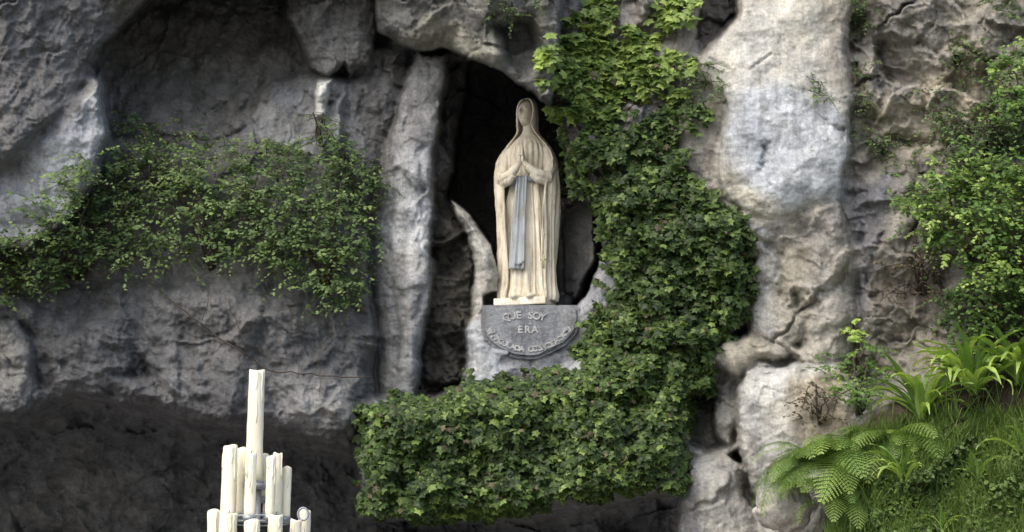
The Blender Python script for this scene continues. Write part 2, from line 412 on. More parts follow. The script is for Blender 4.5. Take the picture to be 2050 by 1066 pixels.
W2U = U + 26 * fbm(U / 60, V / 60, 4, 23); W2V = V + 26 * fbm(U / 60 + 9, V / 60 + 30, 4, 27)
right = sstep(1690, 1760, U) * sstep(760, 640, V)
fa, ea = facets((W2U + 0.35 * W2V) / 120, (W2V - 0.25 * W2U) / 95, 21, 0.2)
D = D + right * (fa + 0.10 * np.exp(-(ea / 0.10) ** 2) * sstep(-0.05, 0.3, fbm(U / 80, V / 80, 2, 33)))
fb, eb = facets((W2U - 0.3 * W2V) / 170, (W2V + 0.4 * W2U) / 120, 22, 0.20)
fc, ec = facets((W2U + 0.2 * W2V) / 58, (W2V - 0.3 * W2U) / 44, 24, 0.075)
rr = np.clip(ROUGH - 0.35, 0, 1.2)
leftm = sstep(780, 720, U)
D = D + rr * (fb * (1 - right) * (1 - 0.35 * leftm) + fc * (1 - 0.5 * leftm))
sw = fbm((W2U * .80 + W2V * .60) / 330, (W2V * .80 - W2U * .60) / 62, 3, 111, .5, True) * sstep(520, 600, V) + fbm((W2U * .55 - W2V * .83) / 300, (W2V * .55 + W2U * .83) / 60, 3, 115, .5, True) * sstep(330, 250, V)
D = D + 0.085 * sw * leftm                                                                   # long swept folds in the left rocks
patch = sstep(-0.15, 0.35, fbm(U / 160, V / 160, 3, 63))
rel = 0.16 * fbm(U / 130, V / 110, 3, 41) + 0.06 * fbm(U / 45, V / 44, 4, 45, 0.55) + 0.022 * fbm(U / 24, V / 30, 4, 49, 0.6, True) * patch + 0.014 * fbm(U / 9, V / 9, 3, 55)
D = D + rel * ROUGH
pit = np.clip(fbm(U / 34, V / 40, 3, 61) - 0.25, 0, 1)
D = D + 0.3 * pit * np.clip(ROUGH - 0.4, 0, 1) * patch * (1 - 0.75 * right) * (1 - 0.7 * leftm)
for pts, dep, wd in [
    ([(858, 130), (822, 215), (800, 300), (786, 400), (778, 520), (792, 640), (800, 760)], 0.10, 7), ([(846, 300), (838, 420), (846, 520), (832, 640)], 0.06, 6), ([(770, 130), (756, 220), (740, 320)], 0.15, 8),
    ([(-60, 630), (40, 655), (72, 700), (76, 770)], 0.3, 7), ([(215, 600), (250, 660), (285, 735), (330, 800)], 0.3, 8),
    ([(95, 722), (150, 735), (210, 733), (260, 745), (320, 752)], 0.5, 10), ([(330, 800), (370, 745), (410, 730)], 0.25, 6),
    ([(130, 780), (250, 790), (360, 832), (480, 850)], 0.25, 7), ([(520, 620), (530, 660), (505, 720)], 0.25, 6),
    ([(340, 60), (380, 130), (400, 210)], 0.2, 7), ([(350, 15), (450, 30), (480, 10)], 0.25, 8), ([(420, 235), (490, 215), (530, 175)], 0.4, 10),
    ([(660, 20), (672, 70), (640, 150)], 0.12, 5), ([(690, 155), (740, 148)], 0.4, 9), ([(1530, 290), (1536, 310), (1528, 345), (1540, 372)], 0.12, 4),
    ([(1590, 180), (1625, 215), (1660, 240), (1700, 262)], 0.08, 4), ([(1600, 600), (1606, 640), (1598, 690)], 0.28, 9), ([(1420, 120), (1480, 150), (1540, 110)], 0.06, 3),
    ([(1492, 748), (1530, 722), (1600, 724), (1650, 728)], 0.25, 5), ([(1760, 215), (1790, 195), (1820, 188)], 0.6, 9), ([(1880, 0), (1855, 70), (1840, 90)], 0.3, 5),
    ([(1480, 900), (1500, 985), (1530, 1030)], 0.4, 7), ([(1770, 10), (1765, 120), (1740, 230)], 0.2, 6), ([(1890, 300), (1940, 280), (2000, 290)], 0.4, 8),
    ([(1840, 90), (1900, 140), (1990, 95), (2060, 70)], 0.35, 7), ([(1700, 260), (1712, 420), (1735, 560)], 0.2, 8), ([(1735, 560), (1770, 450), (1830, 380)], 0.25, 7),
    ([(1620, 620), (1690, 560), (1720, 480)], 0.12, 6), ([(1520, 470), (1560, 520), (1570, 600)], 0.1, 6)]:
    crack(pts, dep, wd)

def depth_at(u, v):
    u = np.asarray(u, float); v = np.asarray(v, float)
    i = np.clip(np.searchsorted(GU, u) - 1, 0, len(GU) - 2); j = np.clip(np.searchsorted(GV, v) - 1, 0, len(GV) - 2)
    a = np.clip((u - GU[i]) / (GU[i + 1] - GU[i]), 0, 1); b = np.clip((v - GV[j]) / (GV[j + 1] - GV[j]), 0, 1)
    return (D[j, i] * (1 - a) + D[j, i + 1] * a) * (1 - b) + (D[j + 1, i] * (1 - a) + D[j + 1, i + 1] * a) * b

# stone colour zone by zone, with some light and shade put in
TINT = np.zeros(U.shape + (3,)); TINT[:] = (0.20, 0.195, 0.185)
def zone(poly, col, soft=25, op=1.0, ns=0.0):
    s = poly_sd(WU, WV, poly) + ns * fbm(U / 45, V / 60, 4, 81)
    m = (sstep(-soft, soft, s) * op)[..., None]
    TINT[:] = TINT + (np.array(col) - TINT) * m
zone([(-1700, -600), (300, -600), (210, 100), (190, 300), (-1700, 420)], (0.19, 0.185, 0.18), 10)
zone([(250, -600), (620, -600), (560, 180), (430, 270), (260, 250), (220, 120)], (0.21, 0.2, 0.18), 30)
zone([(580, -60), (750, -60), (740, 150), (600, 150)], (0.27, 0.265, 0.255), 14)
zone([(10, 420), (60, 310), (170, 225), (200, 140), (214, 280), (150, 420), (60, 470)], (0.60, 0.61, 0.62), 30, 0.95, 25)
zone([(-1700, 470), (0, 360), (80, 370), (60, 480), (-1700, 560)], (0.5, 0.51, 0.53), 30, 0.9, 20)
zone([(500, 260), (560, 180), (700, 160), (740, 300), (600, 330)], (0.33, 0.335, 0.345), 20, 0.9, 25)
zone([(634, 158), (664, 156), (652, 240), (632, 246)], (0.8, 0.8, 0.76), 6, 0.95, 6)
zone([(740, 105), (840, 105), (780, 300), (740, 420)], (0.17, 0.165, 0.16), 20)
zone([(-1700, 570), (740, 570), (740, 880), (-1700, 860)], (0.175, 0.172, 0.168), 20)
zone([(-1700, 640), (40, 660), (70, 780), (-1700, 840)], (0.25, 0.243, 0.225), 24)
zone([(540, 760), (720, 760), (715, 830), (560, 840)], (0.29, 0.286, 0.275), 24, 0.9, 20)
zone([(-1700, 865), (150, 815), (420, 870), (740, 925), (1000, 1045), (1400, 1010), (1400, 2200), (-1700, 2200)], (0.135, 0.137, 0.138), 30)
zone([(0, 980), (150, 930), (330, 960), (300, 1066), (0, 1066)], (0.22, 0.215, 0.205), 50, 0.7, 40)
zone([(860, 90), (1130, 150), (1200, 400), (1190, 610), (1000, 640), (930, 800), (840, 800)], (0.10, 0.095, 0.088), 10)  # dark rock; the niche's shade is deepened in this colour
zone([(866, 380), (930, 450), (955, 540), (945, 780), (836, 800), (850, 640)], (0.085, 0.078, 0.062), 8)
zone([(838, 105), (898, 112), (870, 300), (868, 420), (856, 615), (832, 800), (770, 800), (758, 600), (742, 500), (764, 380), (812, 190)], (0.29, 0.285, 0.275), 8)
zone([(790, 300), (860, 300), (860, 520), (830, 560), (790, 480)], (0.5, 0.5, 0.49), 18, 0.85, 15)  # lit middle of the column painted in as paler stone
zone([(1118, 400), (1192, 412), (1190, 520), (1160, 600), (1120, 610)], (0.2, 0.195, 0.19), 8)
zone([(902, 392), (940, 428), (986, 492), (1003, 556), (1003, 618), (968, 640), (968, 770), (922, 770), (944, 650), (952, 540), (932, 470), (908, 432)], (0.46, 0.44, 0.39), 4)
zone([(930, 660), (966, 622), (1150, 622), (1206, 500), (1196, 400), (1225, 400), (1240, 560), (1190, 742), (1080, 780), (930, 780)], (0.34, 0.34, 0.35), 5)
zone([(962, 640), (1010, 720), (1000, 760), (940, 770), (945, 660)], (0.47, 0.48, 0.49), 10)
zone([(740, -600), (1130, -600), (1110, 200), (1000, 150), (840, 100), (745, 60)], (0.20, 0.195, 0.175), 8)
zone([(850, 30), (930, 50), (1000, 120), (960, 125), (860, 95), (800, 80)], (0.36, 0.34, 0.27), 14, 0.8, 18)
zone([(1110, 60), (1180, -60), (1420, -60), (1440, 250), (1430, 400), (1200, 400)], (0.27, 0.25, 0.23), 20)
zone([(1380, 130), (1450, 200), (1440, 380), (1390, 380), (1370, 240)], (0.38, 0.35, 0.30), 20, 0.9, 20)
zone([(1690, -600), (3800, -600), (3800, 900), (1700, 900), (1680, 200)], (0.33, 0.31, 0.275), 12)
zone([(1705, 380), (1790, 340), (1760, 480), (1730, 640), (1690, 620)], (0.24, 0.24, 0.26), 15, 0.9, 15)
zone([(1740, 560), (1880, 480), (1900, 600), (1880, 740), (1760, 700)], (0.30, 0.27, 0.23), 15, 0.9, 15)
zone([(1760, 220), (1960, 90), (1970, 220), (1880, 330), (1780, 320)], (0.47, 0.42, 0.34), 20, 0.85, 30)
zone([(1470, 430), (1680, 400), (1715, 520), (1700, 760), (1480, 760)], (0.43, 0.40, 0.345), 15)
zone([(1600, 440), (1700, 420), (1715, 640), (1640, 640)], (0.34, 0.325, 0.30), 15, 0.8, 25)
zone([(1510, 450), (1560, 450), (1550, 680), (1500, 650)], (0.52, 0.51, 0.49), 14, 0.8, 20)
zone([(1525, -600), (1740, -600), (1698, 100), (1708, 200), (1682, 396), (1560, 440), (1448, 392), (1430, 350), (1450, 205), (1398, 130), (1472, 40)], (0.58, 0.56, 0.51), 5)
zone([(1470, 190), (1560, 160), (1690, 230), (1690, 380), (1560, 420), (1490, 370), (1450, 270)], (0.56, 0.585, 0.61), 22, 0.95, 20)
zone([(1440, 330), (1490, 380), (1560, 400), (1560, 440), (1490, 440), (1430, 380)], (0.68, 0.64, 0.54), 12, 0.8, 14)
zone([(1640, -60), (1712, -60), (1700, 240), (1660, 160)], (0.43, 0.38, 0.31), 18, 0.8, 22)
zone([(1470, 730), (1680, 725), (1740, 800), (1740, 2200), (1340, 2200), (1350, 1000), (1400, 900)], (0.47, 0.455, 0.42), 8)
zone([(1428, 700), (1450, 678), (1500, 668), (1540, 700), (1480, 760)], (0.45, 0.41, 0.33), 10)
zone([(1490, 745), (1600, 730), (1560, 800), (1500, 860)], (0.58, 0.575, 0.56), 16, 0.9, 14)
zone([(1340, 960), (1400, 930), (1410, 1100), (1340, 1100)], (0.26, 0.25, 0.245), 16)
zone([(1580, 760), (1700, 740), (1700, 900), (1590, 900)], (0.34, 0.29, 0.22), 20, 0.8, 30)
zone([(1690, 860), (1850, 770), (2060, 640), (3800, 600), (3800, 2200), (1640, 2200), (1640, 1066)], (0.06, 0.048, 0.032), 12)
# green-brown film of moss, its own patches
moss = sstep(0.12, 0.4, fbm(U / 60, V / 90, 5, 91)) * (0.55 * right + 0.45 * sstep(150, 300, U) * sstep(760, 600, U) * sstep(300, 60, V) + 0.5 * sstep(1700, 1730, U) * sstep(1790, 1740, U) * sstep(420, 300, V)
        + 0.35 * sstep(760, 800, U) * sstep(1110, 1050, U) * sstep(100, 60, V))
TINT = TINT + (np.array((0.085, 0.092, 0.045)) - TINT) * np.clip(moss, 0, 0.85)[..., None]

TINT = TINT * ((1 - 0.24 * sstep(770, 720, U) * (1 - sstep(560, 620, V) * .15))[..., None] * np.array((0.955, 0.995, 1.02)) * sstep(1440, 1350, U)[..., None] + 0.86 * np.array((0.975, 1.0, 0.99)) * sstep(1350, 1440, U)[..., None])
nv, nu = U.shape
idx = np.arange(nv * nu).reshape(nv, nu)
quads = np.stack([idx[:-1, :-1], idx[1:, :-1], idx[1:, 1:], idx[:-1, 1:]], -1).reshape(-1, 4)
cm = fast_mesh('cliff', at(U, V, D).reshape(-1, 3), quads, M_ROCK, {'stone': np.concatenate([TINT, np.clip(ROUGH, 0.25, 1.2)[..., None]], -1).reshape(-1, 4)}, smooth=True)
cliff = tag(link('cliff', cm), 'grey limestone cliff with a dark niche and a cave mouth below', 'cliff', kind='structure')
g = 600.0
ground = mesh_obj('ground', [(-g, -g, 0), (g, -g, 0), (g, g, 0), (-g, g, 0)], [(0, 1, 2, 3)], M_GROUND, smooth=False)
tag(ground, 'grey paved ground in front of the cliff', 'ground', kind='structure')
# ------------------------------------------------------------------ the statue, its block and the inscription
def marble(name, col, dirt=0.5):
    m, t, b, out = new_mat(name)
    p = mapped(t, (1, 1, 1)); st = mapped(t, (9, 9, 0.9))
    r = node(t, 'ShaderNodeRGB'); r.outputs[0].default_value = (*col, 1)
    c = mix(t, r.outputs[0], ramp(t, noise_n(t, p, 5, 8, 0.65), [(0.3, (0.72, 0.68, 0.58)), (0.5, W(1)), (0.7, W(1.1))]), 0.8, 'MULTIPLY')
    c = mix(t, c, ramp(t, noise_n(t, st, 3.0, 8, 0.7), [(0.34, (0.5, 0.45, 0.34)), (0.48, (0.93, 0.9, 0.83)), (0.7, W(1.08))]), dirt, 'MULTIPLY')
    c = mix(t, c, (0.16, 0.15, 0.09), mix(t, W(0), ramp(t, noise_n(t, p, 22, 7, 0.75), [(0.60, W(0)), (0.72, W(1))]), 0.45))
    t.links.new(c, b.inputs['Base Color']); b.inputs['Roughness'].default_value = 0.62; b.inputs['Specular IOR Level'].default_value = 0.3
    bump(t, b, noise_n(t, p, 70, 5, 0.7), 0.35, 0.006)
    return m
M_MARBLE = marble('weathered_marble', (0.72, 0.69, 0.60), 0.95)
M_SASH = marble('blue_painted_marble', (0.36, 0.41, 0.455), 0.7)
M_PLINTH = marble('pale_marble_slab', (0.80, 0.77, 0.67), 0.5)
M_GOLD = plain('aged_gilding', (0.42, 0.36, 0.22), 0.5, 0.35, 40, 0.4)

STY = 0.46
foot = at(1058, 606.5, STY)
SC = scale_at(604, STY)                    # metres per pixel at the statue
statue = thing('statue', 'cream marble statue of a veiled praying figure with a blue sash, standing in the niche', 'statue', foot)
statue.rotation_euler = (0, 0, math.radians(-14)); statue.scale = (1.0, 1.0, 1.06)

def interp(tab, z):
    zs = [r[0] for r in tab]
    return [float(np.interp(z, zs, [r[k] for r in tab])) for k in range(1, len(tab[0]))]
# body: gown, neck, head, sleeves and hands fused into one continuous surface
GOWN = [(0.0, .235, .19), (.05, .25, .205), (.12, .235, .19), (.5, .215, .175), (.85, .20, .165), (1.08, .175, .14), (1.2, .19, .155), (1.34, .215, .165), (1.43, .19, .145), (1.49, .145, .115),
        (1.54, .085, .075), (1.58, .056, .062), (1.66, .052, .058)]
def gown_pt(th, z):
    rx, ry = interp(GOWN, z)
    low = 1 - sstep(0.95, 1.25, np.float64(z)); hi = sstep(1.1, 1.25, np.float64(z)) * (1 - sstep(1.42, 1.5, np.float64(z)))
    f = 0.020 * low * (1 - 2 * abs(math.sin(5.5 * th + 2.0 + 0.7 * math.sin(2.2 * z))) ** .7 + 0.6 * math.sin(17 * th + 1.2 * z) + .35 * math.sin(31 * th + 2 * z)) + 0.007 * hi * math.sin(23 * th)
    knee = 0.035 * math.exp(-((th - 0.45) / 0.3) ** 2 - ((z - 0.55) / 0.25) ** 2)      # bent knee under the cloth
    return ((rx + f + knee) * math.sin(th), -(ry + f + knee) * math.cos(th), z)
body = MB()
vs = []; fs = []; NT = 120; ZS = list(np.linspace(0, 1.66, 110))
for z in ZS:
    for k in range(NT):
        th = 2 * math.pi * k / NT; th = th if th < math.pi else th - 2 * math.pi
        vs.append(gown_pt(th, z))
for i in range(len(ZS) - 1):
    for k in range(NT): fs.append((i * NT + k, i * NT + (k + 1) % NT, (i + 1) * NT + (k + 1) % NT, (i + 1) * NT + k))
fs.append(tuple(range(NT - 1, -1, -1))); fs.append(tuple(range((len(ZS) - 1) * NT, len(ZS) * NT)))
body.add((vs, fs))
def blob(c, r, n=40, shape=None, rot=None):
    vs = []; fs = []; m = n // 2
    for i in range(m + 1):
        ph = math.pi * i / m
        for k in range(n):
            th = 2 * math.pi * k / n
            p = Vector((math.sin(ph) * math.sin(th), -math.sin(ph) * math.cos(th), math.cos(ph)))
            if shape: p = shape(p)
            q = Vector((p.x * r[0], p.y * r[1], p.z * r[2]))
            if rot: q = rot @ q
            vs.append(tuple(q + Vector(c)))
    for i in range(m):
        for k in range(n): fs.append((i * n + k, (i + 1) * n + k, (i + 1) * n + (k + 1) % n, i * n + (k + 1) % n))
    return vs, fs
def face(p):
    f = 0.0
    def bump_(x, z, sx, sz, a): return a * math.exp(-((p.x - x) / sx) ** 2 - ((p.z - z) / sz) ** 2)
    if p.y < 0:
        f += bump_(0, -0.14, 0.10, 0.16, 0.34) + bump_(0, 0.08, 0.08, 0.16, 0.16)              # nose
        f += bump_(-0.33, 0.07, 0.17, 0.11, -0.32) + bump_(0.33, 0.07, 0.17, 0.11, -0.32)      # eye hollows
        f += bump_(-0.33, 0.03, 0.11, 0.05, 0.12) + bump_(0.33, 0.03, 0.11, 0.05, 0.12) + bump_(-0.33, 0.2, 0.2, 0.06, 0.06) + bump_(0.33, 0.2, 0.2, 0.06, 0.06)      # lids
        f += bump_(0, -0.42, 0.17, 0.05, 0.10) + bump_(0, -0.56, 0.15, 0.05, 0.10) + bump_(0, -0.49, 0.24, 0.035, -0.16)
        f += bump_(0, -0.80, 0.2, 0.14, 0.09)
    w_ = 1.0 - 0.22 * max(0.0, -p.z)
    return Vector((p.x * w_ * (1 + f * 0.2), p.y * (1 + f), p.z))
HEADC = Vector((-0.012, -0.03, 1.745)); HROT = Matrix.Rotation(math.radians(-20), 4, 'Z') @ Matrix.Rotation(math.radians(-9), 4, 'X')
body.add(blob(HEADC, (0.078, 0.096, 0.125), 64, face, HROT))
for sgn in (-1, 1):
    body.add(tube([(sgn * .17, -.02, 1.40), (sgn * .235, -.05, 1.22), (sgn * .225, -.15, 1.115), (sgn * .13, -.215, 1.135), (sgn * .05, -.25, 1.195)], [.066, .07, .058, .046, .036], 24))
    body.add(tube([(sgn * .215, -.14, 1.075), (sgn * .14, -.205, 1.085), (sgn * .085, -.235, 1.13)], [.04, .038, .03], 20))          # hanging cuff
    body.add(tube([(sgn * .055, -.245, 1.195), (sgn * .020, -.258, 1.235)], [.030, .026], 14))                                     # wrist
    body.add(blob((sgn * .014, -.262, 1.262), (.015, .036, .048), 20))                                                          # palm
    for k, (dy, ln) in enumerate([(-.030, .088), (-.010, .098), (.010, .092), (.028, .072)]):
        body.add(tube([(sgn * .012, -.262 + dy, 1.292), (sgn * .011, -.262 + dy * .9 - .002, 1.292 + ln * .55), (sgn * .008, -.256 + dy * .8, 1.292 + ln)], [.0105, .010, .007], 10))
    body.add(tube([(sgn * .014, -.240, 1.247), (sgn * .020, -.225, 1.282), (sgn * .012, -.218, 1.317)], [.012, .011, .008], 10))   # thumb
    body.add(blob((sgn * .075, -.20, .012), (.05, .10, .035), 24))                                                              # toe of the foot
raw = body.build('body_raw', M_MARBLE)
md = raw.modifiers.new('fuse', 'REMESH'); md.mode = 'VOXEL'; md.voxel_size = 0.0045; md.use_smooth_shade = True
sm = raw.modifiers.new('soft', 'SMOOTH'); sm.factor = 0.3; sm.iterations = 1
dg = bpy.context.evaluated_depsgraph_get()
bm_ = bpy.data.meshes.new_from_object(raw.evaluated_get(dg)); bm_.name = 'body'
bpy.data.objects.remove(raw)
bm_.materials.clear(); bm_.materials.append(M_MARBLE)
link('body', bm_, statue)
# mantle: from the crown of the head over the shoulders to the feet, open in front
MANT = [(0.0, .275, .225, 42), (.05, .285, .235, 42), (.15, .270, .225, 40), (.30, .270, .225, 38), (.55, .287, .23, 36), (.83, .303, .235, 37), (1.05, .310, .24, 42), (1.18, .304, .235, 56), (1.30, .290, .215, 60),
        (1.38, .252, .19, 60), (1.44, .215, .165, 58), (1.50, .165, .145, 56), (1.55, .122, .13, 54), (1.585, .106, .127, 52), (1.63, .108, .125, 45), (1.70, .108, .125, 60), (1.76, .110, .124, 64), (1.81, .104, .118, 62), (1.845, .090, .104, 56), (1.87, .070, .082, 48),
        (1.886, .042, .05, 30)]
def mantle_pt(s, z, off=0.0):
    rx, ry, op = interp(MANT, z)
    th = math.radians(op) + s * (2 * math.pi - 2 * math.radians(op))
    th += math.radians(-16) * float(sstep(1.52, 1.68, np.float64(z)))
    low = 1 - sstep(1.35, 1.55, np.float64(z))
    e = min(s, 1 - s)
    f = low * (0.016 * (1 - 2 * abs(math.sin(7.5 * th + .9 * z)) ** .7) + 0.009 * math.sin(29 * th + 2.5 * z + 1)) + 0.016 * math.exp(-(e / 0.018) ** 2) * low
    f += 0.010 * low * math.sin(7 * z + 5 * th)
    dy = -0.03 * sstep(1.5, 1.65, np.float64(z))
    return ((rx + f + off) * math.sin(th), -(ry + f + off) * math.cos(th) + dy + 0.0, z)
vs = []; fs = []; NS = 150; ZM = list(np.linspace(0.0, 1.883, 120))
for off in (0.0, -0.020):
    for z in ZM:
        for k in range(NS + 1): vs.append(mantle_pt(k / NS, z, off))
n1 = len(ZM) * (NS + 1); q = NS + 1
for i in range(len(ZM) - 1):
    for k in range(NS):
        a = i * q + k
        fs.append((a, a + 1, a + q + 1, a + q)); fs.append((n1 + a, n1 + a + q, n1 + a + q + 1, n1 + a + 1))
    a = i * q; fs.append((a, a + q, n1 + a + q, n1 + a)); a = i * q + NS; fs.append((a, n1 + a, n1 + a + q, a + q))
for k in range(NS):
    fs.append((k, n1 + k, n1 + k + 1, k + 1)); a = (len(ZM) - 1) * q + k; fs.append((a, a + 1, n1 + a + 1, n1 + a))
top0 = (len(ZM) - 1) * q; fs.append(tuple(top0 + k for k in range(NS + 1)))
mesh_obj('mantle', vs, fs, M_MARBLE, statue)
# sash: two overlapping ribbons falling from the waist
def ribbon(x0, x1, w0, w1, z0, z1, lift, tip):
    vs = []; fs = []; n = 40; m = 10
    for off in (0.0, -0.010):
        for i in range(n + 1):
            t = i / n; z = z0 + (z1 - z0) * t; xc = x0 + (x1 - x0) * t; hw = w0 + (w1 - w0) * t
            for k in range(m + 1):
                s = k / m * 2 - 1; x = xc + hw * s; th = math.asin(max(-1, min(1, x / interp(GOWN, z)[0])))
                y = gown_pt(th, z)[1] * 1.0 - lift - 0.012 * t + 0.010 * math.cos(6.5 * s + 2 + 1.5 * t) + 0.004 * math.sin(14 * s + 3 * t) - off * -1
                vs.append((x, min(y, -0.165) if z < 1.0 else y, z - tip * s * t))
    N = (n + 1) * (m + 1); q = m + 1
    for i in range(n):
        for k in range(m):
            a = i * q + k; fs.append((a, a + q, a + q + 1, a + 1)); fs.append((N + a, N + a + 1, N + a + q + 1, N + a + q))
        a = i * q; fs.append((a, N + a, N + a + q, a + q)); a = i * q + m; fs.append((a, a + q, N + a + q, N + a))
    for k in range(m): fs.append((k, k + 1, N + k + 1, N + k)); a = n * q + k; fs.append((a, N + a, N + a + 1, a + 1))
    return vs, fs
sash = MB().add(ribbon(-.022, -.066, .056, .084, 1.13, .27, .034, .008)).build('sash', M_SASH, statue)
MB().add(ribbon(-.006, -.024, .040, .052, 1.12, .31, .050, -.012)).build('sash_end', M_SASH, sash)
MB().add(tube([(math.sin(t) * .185, -math.cos(t) * .152, 1.095 + .01 * math.cos(3 * t)) for t in np.linspace(-1.2, 1.2, 25)], .022, 10)).build('waist_band', M_SASH, sash)
# string of beads from the wrist
beads = MB(); path = [Vector((.13, -.235, 1.10)), Vector((.175, -.235, .85)), Vector((.205, -.215, .58)), Vector((.195, -.225, .50)), Vector((.20, -.225, .36))]
pts = []
for a, b_ in zip(path[:-1], path[1:]):
    for t in np.linspace(0, 1, 14, endpoint=False): pts.append(a.lerp(b_, t))
for p in pts: beads.add(blob(p, (.0085, .0085, .0085), 8))
rz = beads.build('bead_string', M_GOLD, statue)
MB().add(tube([(.20, -.228, .38), (.20, -.228, .26)], .010, 6)).add(tube([(.175, -.228, .34), (.225, -.228, .34)], .009, 6)).build('cross', M_GOLD, rz)

def bevel_box(x0, x1, y0, y1, z0, z1, r=0.01, seg=2):
    bm = bmesh.new(); bmesh.ops.create_cube(bm, size=1)
    for v in bm.verts: v.co = Vector(((x0 + x1) / 2 + v.co.x * (x1 - x0), (y0 + y1) / 2 + v.co.y * (y1 - y0), (z0 + z1) / 2 + v.co.z * (z1 - z0)))
    bmesh.ops.bevel(bm, geom=bm.edges[:], offset=r, segments=seg, affect='EDGES', profile=0.7)
    vs = [tuple(v.co) for v in bm.verts]; bm.verts.index_update(); fs = [tuple(v.index for v in f.verts) for f in bm.faces]; bm.free()
    return vs, fs
MB().add(bevel_box(-.275, .225, -.26, .22, -.062, .004, .008)).build('plinth', M_PLINTH, statue)

# inscribed block below the statue
BY = 0.10                                              # depth of its front face
m_block = rock_material('grey_blue_stone', False, (0.265, 0.28, 0.295))
btop = float(at(1060, 613.5, STY - .25)[2]) - 0.004
bc = at(1058, 660, BY)
block = thing('inscribed_block', 'grey stone block with a rounded lower edge and a weathered carved inscription, below the statue', 'stone block', (bc[0], BY, bc[2]))
outline = [(964, None), (1156, None), (1161, 640), (1156, 662), (1146, 677), (1130, 691), (1104, 706), (1080, 716), (1056, 719), (1030, 716), (1006, 706), (984, 692), (967, 677), (963, 645)]
O2 = []
for u_, v_ in outline:
    p = at(u_, v_ if v_ else 615, BY); O2.append((p[0] - bc[0], (btop if v_ is None else p[2]) - bc[2]))
O3 = []
for (x0, z0), (x1, z1) in zip(O2, O2[1:] + O2[:1]):
    k = max(1, int(math.hypot(x1 - x0, z1 - z0) / .04))
    for i in range(k): O3.append((x0 + (x1 - x0) * i / k, z0 + (z1 - z0) * i / k))
O2 = [(x + .012 * float(perlin(np.float64(i * .37), np.float64(3.3), 5)), z + (.010 * float(perlin(np.float64(i * .41), np.float64(8.1), 6)) if z < O2[0][1] - .01 else 0)) for i, (x, z) in enumerate(O3)]
bm = bmesh.new()
fr = [bm.verts.new((x, 0, z)) for x, z in O2]; bk = [bm.verts.new((x * 1.02, 0.86, z + (0 if z > 0.15 else 0.05))) for x, z in O2]
bm.faces.new(fr[::-1]) ; bm.faces.new(bk)
for i in range(len(fr)):
    j = (i + 1) % len(fr); bm.faces.new((fr[i], fr[j], bk[j], bk[i]))
bmesh.ops.recalc_face_normals(bm, faces=bm.faces[:])
bmesh.ops.bevel(bm, geom=[e for e in bm.edges if all(abs(v.co.y) < 1e-6 for v in e.verts)], offset=0.034, segments=4, affect='EDGES')
me = bpy.data.meshes.new('stone'); bm.to_mesh(me); bm.free(); me.materials.append(m_block)
link('stone', me, block)
M_LETTER = plain('worn_pale_letter', (0.37, 0.38, 0.375), 0.85, 0.6, 30, 0.2)
def letter(ch, x, z, size, ang, kern=1.0):
    cu = bpy.data.curves.new('letter', 'FONT'); cu.body = ch; cu.size = size; cu.align_x = 'CENTER'; cu.align_y = 'CENTER'; cu.extrude = 0.006; cu.offset = 0.003
    o = bpy.data.objects.new('letter_raw', cu); COL.objects.link(o)
    d = bpy.context.evaluated_depsgraph_get(); m = bpy.data.meshes.new_from_object(o.evaluated_get(d)); bpy.data.objects.remove(o)
    R = Matrix.Rotation(ang, 4, Vector((0, -1, 0))) @ Matrix.Rotation(math.pi / 2, 4, 'X')
    m.transform(R); m.materials.clear(); m.materials.append(M_LETTER); m.name = 'letter'
    return link('letter', m, block, (x, -0.002, z))
def px(u_, v_):
    p = at(u_, v_, BY); return p[0] - bc[0], p[2] - bc[2]
def row(txt, u0, u1, v0, bow, size):
    n = len(txt)
    for i, ch in enumerate(txt):
        if ch == ' ': continue
        t = (i + .5) / n * 2 - 1; u_ = u0 + (u1 - u0) * (i + .5) / n
        x, z = px(u_, v0 + bow * t * t); letter(ch, x, z, size, math.radians(-14 * t if bow else 0))
row('QUE SOY', 1008, 1092, 632, 5, 0.095)
row('ERA', 1034, 1078, 661, 0, 0.095)
arc = 'IMMACULADA COUNCEPCIOU'; n = len(arc)
for i, ch in enumerate(arc):
    if ch == ' ': continue
    t = (i + .5) / n * 2 - 1; a_ = t * math.radians(62)
    u_ = 1058 + 82 * math.sin(a_) / math.sin(math.radians(62)); v_ = 658 + 42 * (math.cos(a_) - math.cos(math.radians(62))) / (1 - math.cos(math.radians(62)))
    x, z = px(u_, v_); letter(ch, x, z, 0.07, -a_ * -0.62)

# ------------------------------------------------------------------ candle stand and candles
CY = -7.0
cs = scale_at(1000, CY)
M_WAX = None
def wax():
    m, t, b, out = new_mat('candle_wax')
    p = mapped(t, (1, 1, 0.25))
    c = ramp(t, noise_n(t, p, 14, 6, 0.6), [(0.3, (0.70, 0.64, 0.48)), (0.52, (0.85, 0.81, 0.64)), (0.75, (0.88, 0.85, 0.70))])
    t.links.new(c, b.inputs['Base Color']); b.inputs['Roughness'].default_value = 0.5; b.inputs['Subsurface Weight'].default_value = 0.25
    b.inputs['Subsurface Radius'].default_value = (0.02, 0.014, 0.008); b.inputs['Subsurface Scale'].default_value = 0.6
    bump(t, b, noise_n(t, p, 30, 4, 0.6), 0.4, 0.006)
    return m
M_WAX = wax(); M_WICK = plain('charred_wick', (0.02, 0.018, 0.016), 0.9, 0.3, 60)
M_IRON = plain('grey_painted_iron', (0.34, 0.37, 0.40), 0.5, 0.3, 20, 0.5, 0.6)
sc0 = at(516, 1040, CY)
RX, RY = sc0[0], CY
zt = float(at(516, 1037, CY)[2]); ztop = float(at(516, 968, CY)[2])
stand = thing('candle_stand', 'tiered grey iron candle stand in front of the cave mouth', 'candle stand', (RX, RY, 0))
